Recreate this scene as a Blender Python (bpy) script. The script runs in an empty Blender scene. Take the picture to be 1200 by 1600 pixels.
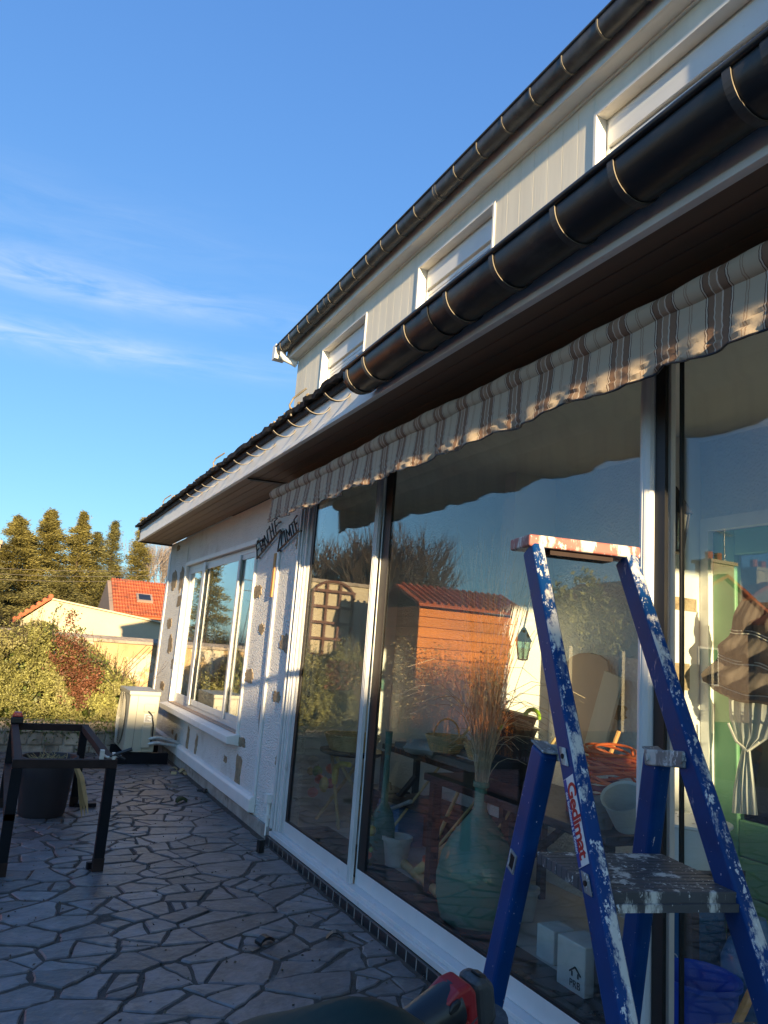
import bpy, math, random
import numpy as np
from mathutils import Vector, Matrix
R = math.radians
random.seed(7); rng = np.random.default_rng(7)
SC = bpy.context.scene
COL = SC.collection
# ------------------------------------------------------------------ camera
H = 1.4                       # eye height above the paving
FPX = 1155.0                  # focal length in pixels of a 1200 x 1600 frame
PITCH, ROLL, YAW = R(10.757), R(4.454), R(26.089)
_f = Vector((math.sin(YAW)*math.cos(PITCH), math.cos(YAW)*math.cos(PITCH), math.sin(PITCH)))
_r = Vector((math.cos(YAW), -math.sin(YAW), 0)); _u = _r.cross(_f)
CR = _r*math.cos(ROLL) + _u*math.sin(ROLL)
CU = _u*math.cos(ROLL) - _r*math.sin(ROLL)
cam = bpy.data.cameras.new('camera'); cam_o = bpy.data.objects.new('camera', cam); COL.objects.link(cam_o)
cam_o.matrix_world = Matrix(((CR.x, CU.x, -_f.x, 0), (CR.y, CU.y, -_f.y, 0), (CR.z, CU.z, -_f.z, H), (0, 0, 0, 1)))
cam.sensor_fit = 'VERTICAL'; cam.sensor_height = 24; cam.lens = 24*FPX/1600
cam.clip_start = 0.02; cam.clip_end = 3000
SC.camera = cam_o
# ------------------------------------------------------------------ light
SUN_AZ, SUN_EL = R(7.2), R(8.4)     # sunlight travels towards +Y, turned 7.2 deg to +X (the facade)
sun_dir = Vector((math.sin(SUN_AZ)*math.cos(SUN_EL), math.cos(SUN_AZ)*math.cos(SUN_EL), -math.sin(SUN_EL)))
sl = bpy.data.lights.new('sun', 'SUN'); sl.energy = 5.0; sl.angle = R(0.6); sl.color = (1.0, 0.76, 0.44)
so = bpy.data.objects.new('sun', sl); COL.objects.link(so); so.rotation_euler = sun_dir.to_track_quat('-Z', 'Y').to_euler()
W = bpy.data.worlds.new('World'); SC.world = W; W.use_nodes = True
nt = W.node_tree; N = nt.nodes; L = nt.links
bg = N['Background']; bg.inputs['Strength'].default_value = 0.125
sky = N.new('ShaderNodeTexSky'); sky.sky_type = 'NISHITA'; sky.sun_disc = False
sky.sun_elevation = SUN_EL; sky.sun_rotation = R(180)+SUN_AZ; sky.ozone_density = 2.2; sky.dust_density = 0.6; sky.air_density = 1.0
def mnode(op, a, b=None, c=None, tree=None):
    tree = tree or nt
    m = tree.nodes.new('ShaderNodeMath'); m.operation = op
    for i, v in enumerate((a, b, c)):
        if v is None: continue
        if isinstance(v, (int, float)): m.inputs[i].default_value = v
        else: tree.links.new(v, m.inputs[i])
    return m.outputs[0]
tc = N.new('ShaderNodeTexCoord'); sp = N.new('ShaderNodeSeparateXYZ'); L.new(tc.outputs['Generated'], sp.inputs[0])
az = mnode('ARCTAN2', sp.outputs[0], sp.outputs[1]); el = mnode('ARCSINE', sp.outputs[2])
cb = N.new('ShaderNodeCombineXYZ'); L.new(mnode('MULTIPLY', az, 4.0), cb.inputs[0])
L.new(mnode('MULTIPLY', mnode('ADD', el, mnode('MULTIPLY', az, -0.03)), 26.0), cb.inputs[1])
no = N.new('ShaderNodeTexNoise'); no.inputs['Scale'].default_value = 1.5; no.inputs['Detail'].default_value = 8; no.inputs['Roughness'].default_value = 0.62; no.inputs['Distortion'].default_value = 0.6
L.new(cb.outputs[0], no.inputs['Vector'])
def band(c, w):      # one long thin streak of high cloud at elevation c
    d = mnode('DIVIDE', mnode('SUBTRACT', mnode('ADD', el, mnode('MULTIPLY', az, -0.03)), c), w)
    return mnode('POWER', 2.718, mnode('MULTIPLY', mnode('MULTIPLY', d, d), -1.0))
bands = mnode('ADD', mnode('MULTIPLY', band(R(24.0), R(1.25)), 0.8), mnode('MULTIPLY', band(R(20.0), R(1.1)), 0.75))
bands = mnode('ADD', bands, mnode('MULTIPLY', band(R(28.0), R(2.4)), 0.16))
mr = N.new('ShaderNodeMapRange'); mr.inputs[1].default_value = 0.34; mr.inputs[2].default_value = 0.78; L.new(no.outputs[0], mr.inputs[0])
fade = N.new('ShaderNodeMapRange'); fade.inputs[1].default_value = R(23); fade.inputs[2].default_value = R(2); L.new(az, fade.inputs[0])
cl = mnode('MULTIPLY', mnode('MULTIPLY', bands, mr.outputs[0]), mnode('MULTIPLY', fade.outputs[0], 0.85))
hs = N.new('ShaderNodeHueSaturation'); hs.inputs['Saturation'].default_value = 1.10; hs.inputs['Hue'].default_value = 0.514; L.new(sky.outputs[0], hs.inputs['Color'])
sc_ = N.new('ShaderNodeSeparateColor'); L.new(hs.outputs[0], sc_.inputs[0]); cc_ = N.new('ShaderNodeCombineColor')
for k_, (pw, ga) in enumerate(((.66, .64), (.62, 1.05), (.46, 1.72))): L.new(mnode('MULTIPLY', mnode('POWER', sc_.outputs[k_], pw), ga), cc_.inputs[k_])
mx = N.new('ShaderNodeMix'); mx.data_type = 'RGBA'; L.new(cl, mx.inputs[0]); L.new(cc_.outputs[0], mx.inputs[6]); mx.inputs[7].default_value = (2.6, 2.9, 3.3, 1)
L.new(mx.outputs[2], bg.inputs['Color'])
SC.view_settings.view_transform = 'Standard'; SC.view_settings.look = 'None'; SC.view_settings.gamma = 1.0
SC.view_settings.exposure = 1.42
SC.cycles.transparent_max_bounces = 24; SC.cycles.max_bounces = 10; SC.cycles.glossy_bounces = 5; SC.cycles.sample_clamp_indirect = 6
# ------------------------------------------------------------------ measuring: a point of a known plane, from its place in the photo
def ray(x, y): return CR*(x-600) - CU*(y-800) + _f*FPX
def on_x(x, y, X): d = ray(x, y); t = X/d.x; return Vector((X, t*d.y, H+t*d.z))
def on_y(x, y, Y): d = ray(x, y); t = Y/d.y; return Vector((t*d.x, Y, H+t*d.z))
def on_z(x, y, Z): d = ray(x, y); t = (Z-H)/d.z; return Vector((t*d.x, t*d.y, Z))
D = 1.95                      # the facade's plane
def mir(x, y, Y): p = on_y(x, y, Y); p.x = 2*D-p.x; return p     # what the glass mirrors, at depth Y
# ------------------------------------------------------------------ materials
def mat(name, col, rough=0.6, var=0.15, vs=4.0, metal=0.0, bump=0.0, bs=60.0, bd=0.01, spec=0.5, stain=None, stain_s=3.0, stain_t=(0.55, 0.7), stretch=(1, 1, 1), island=0.0, transl=0.0, attr=None, bvor=False):
    m = bpy.data.materials.new(name); m.use_nodes = True; t = m.node_tree; n = t.nodes; l = t.links
    p = n['Principled BSDF']; p.inputs['Roughness'].default_value = rough; p.inputs['Metallic'].default_value = metal
    p.inputs['Specular IOR Level'].default_value = spec
    c = n.new('ShaderNodeTexCoord'); mp = n.new('ShaderNodeMapping'); mp.inputs['Scale'].default_value = stretch; l.new(c.outputs['Object'], mp.inputs[0])
    ns = n.new('ShaderNodeTexNoise'); ns.inputs['Scale'].default_value = vs; ns.inputs['Detail'].default_value = 6; ns.inputs['Roughness'].default_value = 0.6; l.new(mp.outputs[0], ns.inputs['Vector'])
    rp = n.new('ShaderNodeMapRange'); rp.inputs[1].default_value = 0.3; rp.inputs[2].default_value = 0.7; rp.inputs[3].default_value = 1-var; rp.inputs[4].default_value = 1+var; l.new(ns.outputs[0], rp.inputs[0])
    fac = rp.outputs[0]
    if island:
        g = n.new('ShaderNodeNewGeometry'); r2 = n.new('ShaderNodeMapRange'); r2.inputs[3].default_value = 1-island; r2.inputs[4].default_value = 1+island
        l.new(g.outputs['Random Per Island'], r2.inputs[0]); fac = mnode('MULTIPLY', fac, r2.outputs[0], tree=t)
    if attr:
        a = n.new('ShaderNodeAttribute'); a.attribute_name = attr; fac = mnode('MULTIPLY', fac, a.outputs['Fac'], tree=t)
    vm = n.new('ShaderNodeVectorMath'); vm.operation = 'SCALE'; vm.inputs[0].default_value = col[:3]; l.new(fac, vm.inputs['Scale'])
    out = vm.outputs[0]
    if stain:
        s = n.new('ShaderNodeTexNoise'); s.inputs['Scale'].default_value = stain_s; s.inputs['Detail'].default_value = 8; s.inputs['Roughness'].default_value = 0.65; l.new(mp.outputs[0], s.inputs['Vector'])
        sr = n.new('ShaderNodeMapRange'); sr.inputs[1].default_value = stain_t[0]; sr.inputs[2].default_value = stain_t[1]; l.new(s.outputs[0], sr.inputs[0])
        mm = n.new('ShaderNodeMix'); mm.data_type = 'RGBA'; l.new(sr.outputs[0], mm.inputs[0]); l.new(out, mm.inputs[6]); mm.inputs[7].default_value = (*stain, 1); out = mm.outputs[2]
    l.new(out, p.inputs['Base Color'])
    rr = n.new('ShaderNodeMapRange'); rr.inputs[3].default_value = max(0.03, rough-0.12); rr.inputs[4].default_value = min(1, rough+0.12); l.new(ns.outputs[0], rr.inputs[0]); l.new(rr.outputs[0], p.inputs['Roughness'])
    if bump:
        if bvor:
            b = n.new('ShaderNodeTexVoronoi'); b.inputs['Scale'].default_value = bs; b.feature = 'SMOOTH_F1'; bo = b.outputs['Distance']
        else:
            b = n.new('ShaderNodeTexNoise'); b.inputs['Scale'].default_value = bs; b.inputs['Detail'].default_value = 4; bo = b.outputs[0]
        l.new(mp.outputs[0], b.inputs['Vector'])
        bp = n.new('ShaderNodeBump'); bp.inputs['Strength'].default_value = bump; bp.inputs['Distance'].default_value = bd; l.new(bo, bp.inputs['Height']); l.new(bp.outputs[0], p.inputs['Normal'])
    if transl:
        tr = n.new('ShaderNodeBsdfTranslucent'); l.new(out, tr.inputs[0]); ms = n.new('ShaderNodeMixShader'); ms.inputs[0].default_value = transl
        l.new(p.outputs[0], ms.inputs[1]); l.new(tr.outputs[0], ms.inputs[2]); l.new(ms.outputs[0], n['Material Output'].inputs[0])
    return m
def glass(name, tint=(0.93, 0.96, 0.95), f0=0.045, gain=1.0, dirt=0.0):
    m = bpy.data.materials.new(name); m.use_nodes = True; t = m.node_tree; n = t.nodes; l = t.links; n.remove(n['Principled BSDF'])
    lw = n.new('ShaderNodeLayerWeight'); lw.inputs[0].default_value = 0.5
    x = mnode('POWER', lw.outputs['Facing'], 5.0, tree=t); f = mnode('MULTIPLY_ADD', x, 1-f0, f0, tree=t); f = mnode('MINIMUM', mnode('MULTIPLY', f, gain, tree=t), 1.0, tree=t)
    a = n.new('ShaderNodeBsdfTransparent'); a.inputs[0].default_value = (*tint, 1); g = n.new('ShaderNodeBsdfGlossy'); g.inputs['Roughness'].default_value = 0.004; g.inputs[0].default_value = (1, 1, 1, 1)
    s = n.new('ShaderNodeMixShader'); l.new(f, s.inputs[0]); l.new(a.outputs[0], s.inputs[1]); l.new(g.outputs[0], s.inputs[2])
    o = s.outputs[0]
    if dirt:
        d = n.new('ShaderNodeBsdfDiffuse'); d.inputs[0].default_value = (.5, .5, .48, 1); s2 = n.new('ShaderNodeMixShader')
        c = n.new('ShaderNodeTexCoord'); nz = n.new('ShaderNodeTexNoise'); nz.inputs['Scale'].default_value = 3; nz.inputs['Detail'].default_value = 8; l.new(c.outputs['Object'], nz.inputs['Vector'])
        r = n.new('ShaderNodeMapRange'); r.inputs[1].default_value = .45; r.inputs[2].default_value = .8; r.inputs[4].default_value = dirt; l.new(nz.outputs[0], r.inputs[0])
        l.new(r.outputs[0], s2.inputs[0]); l.new(o, s2.inputs[1]); l.new(d.outputs[0], s2.inputs[2]); o = s2.outputs[0]
    l.new(o, n['Material Output'].inputs[0]); return m
def paint_spatter(name, base, amount, rust=True):     # worn paint with white splashes, runs and specks
    m = mat(name, base, 0.5, 0.18, 9, spec=.22, bump=0.12, bs=90, bd=0.002); t = m.node_tree; n = t.nodes; l = t.links; p = n['Principled BSDF']
    src = p.inputs['Base Color'].links[0].from_socket; c = n.new('ShaderNodeTexCoord')
    def layer(src, scale, lo, hi, col, stretch=(1, 1, 1), vor=False):
        mp = n.new('ShaderNodeMapping'); mp.inputs['Scale'].default_value = stretch; l.new(c.outputs['Object'], mp.inputs[0])
        if vor:
            v = n.new('ShaderNodeTexVoronoi'); v.inputs['Scale'].default_value = scale; l.new(mp.outputs[0], v.inputs['Vector'])
            s2 = n.new('ShaderNodeSeparateColor'); l.new(v.outputs['Color'], s2.inputs[0])
            rad = mnode('MULTIPLY', mnode('POWER', s2.outputs[0], 3.0, tree=t), hi, tree=t); fac = mnode('LESS_THAN', v.outputs['Distance'], rad, tree=t)
        else:
            v = n.new('ShaderNodeTexNoise'); v.inputs['Scale'].default_value = scale; v.inputs['Detail'].default_value = 9; v.inputs['Roughness'].default_value = 0.72; l.new(mp.outputs[0], v.inputs['Vector'])
            r = n.new('ShaderNodeMapRange'); r.inputs[1].default_value = lo; r.inputs[2].default_value = hi; l.new(v.outputs[0], r.inputs[0]); fac = r.outputs[0]
        k = n.new('ShaderNodeMix'); k.data_type = 'RGBA'; l.new(fac, k.inputs[0]); l.new(src, k.inputs[6]); k.inputs[7].default_value = (*col, 1); return k.outputs[2]
    if rust: src = layer(src, 11, .66, .69, (.09, .045, .03))
    src = layer(src, 12, .70-.19*amount, .76-.19*amount, (.58, .56, .51), (1, 1, .28))
    src = layer(src, 45, .72-.14*amount, .74-.14*amount, (.66, .66, .64), (1, 1, .5))
    src = layer(src, 30, .70-.10*amount, .72-.10*amount, (.55, .54, .50), (1, 1, .10))
    src = layer(src, 7, .74-.12*amount, .90-.12*amount, (.30, .32, .36), (1, 1, .5))
    src = layer(src, 130, 0, .08+.14*amount, (.70, .70, .66), (1, 1, .35), True)
    l.new(src, p.inputs['Base Color']); return m
MT = {}
MT['render'] = mat('rough_render', (.76, .74, .69), .85, .07, 2.0, bump=1.0, bs=82, bd=0.014, bvor=True, stain=(.46, .40, .32), stain_s=2.2, stain_t=(.56, .85))
MT['smooth_render'] = mat('smooth_render', (.76, .74, .69), .8, .08, 3.0, bump=0.25, bs=70, bd=0.004, stain=(.40, .36, .30), stain_s=2.5, stain_t=(.58, .85))
MT['plinth'] = mat('plinth_cement', (.36, .33, .29), .9, .3, 7, bump=.6, bs=30, bd=.01, stain=(.12, .11, .08), stain_s=5)
MT['white'] = mat('white_paint', (.82, .80, .75), .5, .06, 4, bump=.1, bs=50, bd=.002, stain=(.45, .41, .35), stain_s=5, stain_t=(.62, .85))
MT['pvc'] = mat('white_pvc', (.76, .76, .74), .35, .04, 3, stain=(.5, .47, .42), stain_s=4, stain_t=(.66, .9))
MT['alu'] = mat('pale_aluminium', (.66, .66, .65), .42, .06, 6, metal=.1, stain=(.36, .34, .3), stain_s=7, stain_t=(.62, .8))
MT['rubber'] = mat('black_rubber', (.008, .008, .009), .45, .1)
MT['boarding'] = mat('cladding_board', (.80, .75, .63), .75, .10, 3, bump=.35, bs=60, bd=.004, stretch=(1, 1, .06), stain=(.42, .38, .31), stain_s=5, stain_t=(.58, .85))
MT['soffit'] = mat('soffit_wood', (.20, .13, .085), .6, .25, 6, bump=.2, bs=40, bd=.003, stretch=(1, .08, 1))
MT['felt'] = mat('black_felt', (.012, .012, .013), .75, .3, 9, bump=.6, bs=40, bd=.01, stain=(.18, .17, .13), stain_s=26, stain_t=(.66, .7))
MT['zinc'] = mat('dark_zinc', (.013, .014, .015), .38, .35, 5, bump=.25, bs=7, bd=.015, stain=(.085, .078, .066), stain_s=7, stain_t=(.50, .80), stretch=(1, .4, 1))
MT['zinc_old'] = mat('aged_zinc', (.06, .062, .065), .45, .35, 5, bump=.2, bs=10, bd=.01, stain=(.13, .13, .125), stain_s=6, stain_t=(.5, .75))
MT['strap'] = mat('strap_steel', (.21, .185, .145), .6, .3, 20, metal=.1)
MT['strap_dark'] = mat('dark_strap', (.05, .05, .05), .5, .25, 20)
MT['roof_tile'] = mat('red_tile', (.42, .10, .036), .75, .25, 3, island=.12, stain=(.12, .05, .03), stain_s=2)
MT['slate'] = mat('slate_paving', (.138, .131, .136), .46, .42, 8, bump=.7, bs=26, bd=.010, attr='tint', stain=(.30, .27, .235), stain_s=7, stain_t=(.56, .80), spec=.55)
MT['mortar'] = mat('mortar_joint', (.078, .067, .056), .95, .4, 12, bump=.9, bs=120, bd=.01, stain=(.20, .19, .17), stain_s=2.2, stain_t=(.58, .7))
MT['grit'] = mat('grit', (.09, .075, .06), .9, .3, island=.6)
MT['soil'] = mat('soil', (.045, .055, .022), .95, .3, 1.5, bump=.6, bs=20, bd=.03, stain=(.05, .07, .025), stain_s=.5)
MT['cement'] = mat('cement_patch', (.31, .235, .145), .92, .35, 22, bump=.8, bs=90, bd=.01, stain=(.13, .09, .05), stain_s=18)
MT['wood'] = mat('raw_wood', (.56, .28, .095), .7, .25, 14, bump=.3, bs=60, stretch=(1, 1, .1))
MT['steel_black'] = mat('painted_black_steel', (.004, .006, .010), .6, .3, 10, spec=.2, bump=.15, bs=60, bd=.002, stain=(.06, .03, .02), stain_s=5, stain_t=(.70, .8))
MT['steel_rust'] = mat('rusted_steel', (.030, .019, .017), .75, .35, 12, spec=.2, bump=.3, bs=70, bd=.003)
MT['pot'] = mat('dark_pot', (.030, .024, .028), .5, .2, 5)
MT['straw'] = mat('straw', (.42, .31, .15), .8, .25, 9, island=.3)
MT['ac'] = mat('cream_metal', (.47, .445, .35), .4, .06, 3, stain=(.40, .37, .29), stain_s=3, stain_t=(.6, .85))
MT['ac_dark'] = mat('grille_grey', (.16, .16, .15), .5, .1)
MT['foil'] = mat('pipe_wrap', (.55, .55, .54), .35, .2, 30, metal=.4, bump=.6, bs=40, bd=.004)
MT['black'] = mat('black_plastic', (.012, .012, .013), .4, .2)
MT['iron'] = mat('wrought_iron', (.008, .008, .010), .5, .2)
MT['blue'] = paint_spatter('blue_paint', (.001, .042, .17), .34)
MT['blue_worn'] = paint_spatter('blue_paint_overpainted', (.001, .042, .17), 1.0)
MT['cap_red'] = paint_spatter('pink_red_paint', (.36, .13, .11), 1.0)
MT['tread'] = paint_spatter('grey_tread', (.075, .075, .08), .80, False)
MT['paintwhite'] = paint_spatter('metal_bracket', (.22, .21, .20), 1.0)
MT['sticker'] = mat('sticker_white', (.74, .74, .72), .35, .05)
MT['red_ink'] = mat('red_ink', (.45, .012, .012), .4, .05)
MT['blue_ink'] = mat('blue_ink', (.01, .05, .28), .4, .05)
MT['white_ink'] = mat('white_ink', (.75, .75, .75), .4, .05)
MT['dark_ink'] = mat('dark_ink', (.02, .02, .02), .5, .05)
MT['tool_red'] = mat('tool_red', (.30, .014, .018), .42, .1, 10, stain=(.12, .03, .03), stain_s=20)
MT['tool_grey'] = mat('tool_grey', (.045, .047, .05), .5, .15, 12, stain=(.12, .12, .12), stain_s=25)
MT['tool_dark'] = mat('tool_dark', (.014, .017, .021), .38, .15)
MT['bag'] = mat('dark_green_sheet', (.012, .030, .026), .6, .2, 6, spec=.2)
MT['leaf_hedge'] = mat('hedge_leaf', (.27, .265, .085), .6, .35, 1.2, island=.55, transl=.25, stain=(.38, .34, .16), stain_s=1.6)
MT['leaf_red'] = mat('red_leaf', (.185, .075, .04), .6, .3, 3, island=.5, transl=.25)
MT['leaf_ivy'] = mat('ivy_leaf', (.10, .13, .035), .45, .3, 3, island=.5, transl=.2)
MT['needle'] = mat('conifer_needle', (.150, .128, .030), .7, .35, .5, island=.45, transl=.1)
MT['needle_d'] = mat('darker_needle', (.115, .105, .030), .7, .35, .5, island=.45, transl=.1)
MT['bark'] = mat('bark', (.085, .06, .045), .9, .3, 8)
MT['bark_pale'] = mat('pale_bark', (.30, .24, .20), .9, .3, 8)
MT['twig_red'] = mat('red_twig', (.13, .055, .04), .85, .3, 4, island=.4)
MT['stone'] = mat('wall_stone', (.36, .30, .24), .9, .25, 5, island=.25, bump=.7, bs=25, bd=.02, stain=(.12, .10, .08), stain_s=4)
MT['yellow_wall'] = mat('peeling_render', (.42, .295, .155), .9, .25, 3, bump=.5, bs=30, bd=.01, stain=(.54, .47, .36), stain_s=1.3, stain_t=(.52, .55))
MT['cream_wall'] = mat('cream_render', (.52, .445, .315), .9, .10, .8, bump=.3, bs=20, bd=.01, stain=(.42, .36, .26), stain_s=.7, stain_t=(.55, .8))
MT['grey_wall'] = mat('grey_render', (.27, .20, .16), .9, .15, .6)
MT['shed'] = mat('orange_stained_wood', (.84, .28, .04), .65, .22, 3, bump=.2, bs=30, stretch=(.1, 1, 1), island=.15)
MT['trellis'] = mat('brown_trellis', (.13, .055, .035), .7, .2, 9)
MT['pane_dark'] = mat('dark_pane', (.02, .025, .03), .08, .1)
MT['in_wall'] = mat('inner_render', (.72, .71, .68), .85, .08, 2, bump=.8, bs=75, bd=.01, bvor=True)
MT['in_smooth'] = mat('inner_plaster', (.72, .71, .67), .8, .07, 2, bump=.1, bs=40, bd=.003)
MT['in_ceiling'] = mat('inner_ceiling', (.75, .75, .73), .8, .05, 2)
MT['in_floor'] = mat('beige_floor', (.48, .45, .40), .6, .2, 3)
MT['tile_dark'] = mat('black_tile', (.025, .025, .028), .3, .2, 8)
MT['green_door'] = mat('green_paint', (.13, .31, .15), .5, .08, 4)
MT['linen'] = mat('brown_linen', (.13, .098, .08), .9, .3, 14, bump=.4, bs=90, bd=.003, stretch=(1, 3, .3))
MT['lace'] = mat('white_lace', (.62, .62, .58), .9, .1, 3, transl=.4)
MT['cord'] = mat('pale_cord', (.6, .56, .48), .8, .1)
MT['bamboo'] = mat('bamboo', (.60, .42, .18), .45, .25, 12, stretch=(1, 1, .3))
MT['drygrass'] = mat('dry_grass', (.56, .43, .28), .85, .2, 9, island=.4)
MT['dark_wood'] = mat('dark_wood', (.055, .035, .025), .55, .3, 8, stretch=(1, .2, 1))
MT['plank_grey'] = mat('grey_plank', (.20, .175, .15), .75, .2, 6, stretch=(1, .2, 1))
MT['plank_pale'] = mat('pale_plank', (.62, .56, .42), .65, .1, 6, stretch=(1, 1, .2))
MT['board_tan'] = mat('tan_board', (.40, .30, .23), .65, .12, 4, stretch=(1, 1, .2))
MT['orange'] = mat('orange_cable', (.75, .15, .03), .5, .1)
MT['lime'] = mat('lime_plastic', (.30, .50, .02), .4, .05)
MT['tub'] = mat('grey_tub', (.45, .47, .44), .4, .08)
MT['red_crate'] = mat('dull_red', (.22, .03, .03), .5, .15)
MT['bluepl'] = mat('blue_plastic', (.010, .06, .42), .35, .08)
MT['bluejug'] = mat('pale_blue_plastic', (.05, .14, .28), .3, .1)
MT['card'] = mat('cardboard', (.38, .25, .14), .8, .1, 6)
MT['carton'] = mat('white_carton', (.60, .60, .56), .6, .1, 8)
MT['fruit_o'] = mat('orange_skin', (0.75, 0.15, 0.045), .45, .25, 12)
MT['fruit_y'] = mat('yellow_skin', (0.75, 0.54, 0.105), .45, .2, 12)
MT['fruit_g'] = mat('green_skin', (0.21, 0.39, 0.045), .45, .25, 12)
MT['fruit_w'] = mat('pale_skin', (0.675, 0.63, 0.51), .5, .2, 12)
MT['glass_pane'] = glass('window_glass', gain=1.5, dirt=.03)
MT['glass_pane2'] = glass('side_window_glass', gain=1.5, dirt=.03)
MT['glass_jar'] = glass('green_glass', (.42, .60, .54), .05, 1.8, .30)
def jar_glass():
    m = glass('green_jar', (.30, .46, .42), .05, 1.6); t = m.node_tree; n = t.nodes; l = t.links; o = n['Material Output'].inputs[0]; src = o.links[0].from_socket
    d = n.new('ShaderNodeBsdfDiffuse'); d.inputs[0].default_value = (.16, .34, .26, 1); k = n.new('ShaderNodeMixShader'); k.inputs[0].default_value = .62; l.new(src, k.inputs[1]); l.new(d.outputs[0], k.inputs[2]); l.new(k.outputs[0], o); return m
MT['jar'] = jar_glass()
MT['blind'] = mat('cream_blind', (.62, .56, .40), .8, .1, 3, transl=.2)
MT['quartz'] = mat('pale_grout', (.35, .33, .30), .9, .1)
def stripes():
    m = mat('striped_canvas', (.5, .5, .5), .9, .08, 6, bump=.3, bs=160, bd=.002); t = m.node_tree; n = t.nodes; l = t.links; p = n['Principled BSDF']
    c = n.new('ShaderNodeTexCoord'); s = n.new('ShaderNodeSeparateXYZ'); l.new(c.outputs['Object'], s.inputs[0])
    nz = n.new('ShaderNodeTexNoise'); nz.inputs['Scale'].default_value = 40; l.new(c.outputs['Object'], nz.inputs['Vector'])
    f = mnode('FRACT', mnode('MULTIPLY_ADD', nz.outputs[0], .035, mnode('DIVIDE', s.outputs[1], .194, tree=t), tree=t), tree=t)
    cr = n.new('ShaderNodeValToRGB'); cr.color_ramp.interpolation = 'CONSTANT'; l.new(f, cr.inputs[0])
    cream, brown, dark, tan, pale = (.48, .385, .275, 1), (.23, .135, .085, 1), (.11, .062, .042, 1), (.33, .22, .145, 1), (.55, .46, .36, 1)
    seq = [(0, cream), (.20, tan), (.215, cream), (.245, tan), (.26, cream), (.46, dark), (.475, pale), (.50, dark), (.515, brown), (.64, pale), (.665, tan), (.78, pale), (.80, brown), (.90, dark), (.915, pale), (.94, dark), (.955, cream)]
    while len(cr.color_ramp.elements) < len(seq): cr.color_ramp.elements.new(0.5)
    for e, (q, k) in zip(cr.color_ramp.elements, seq): e.position = q; e.color = k
    l.new(cr.outputs[0], p.inputs['Base Color']); return m
MT['stripes'] = stripes()
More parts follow.
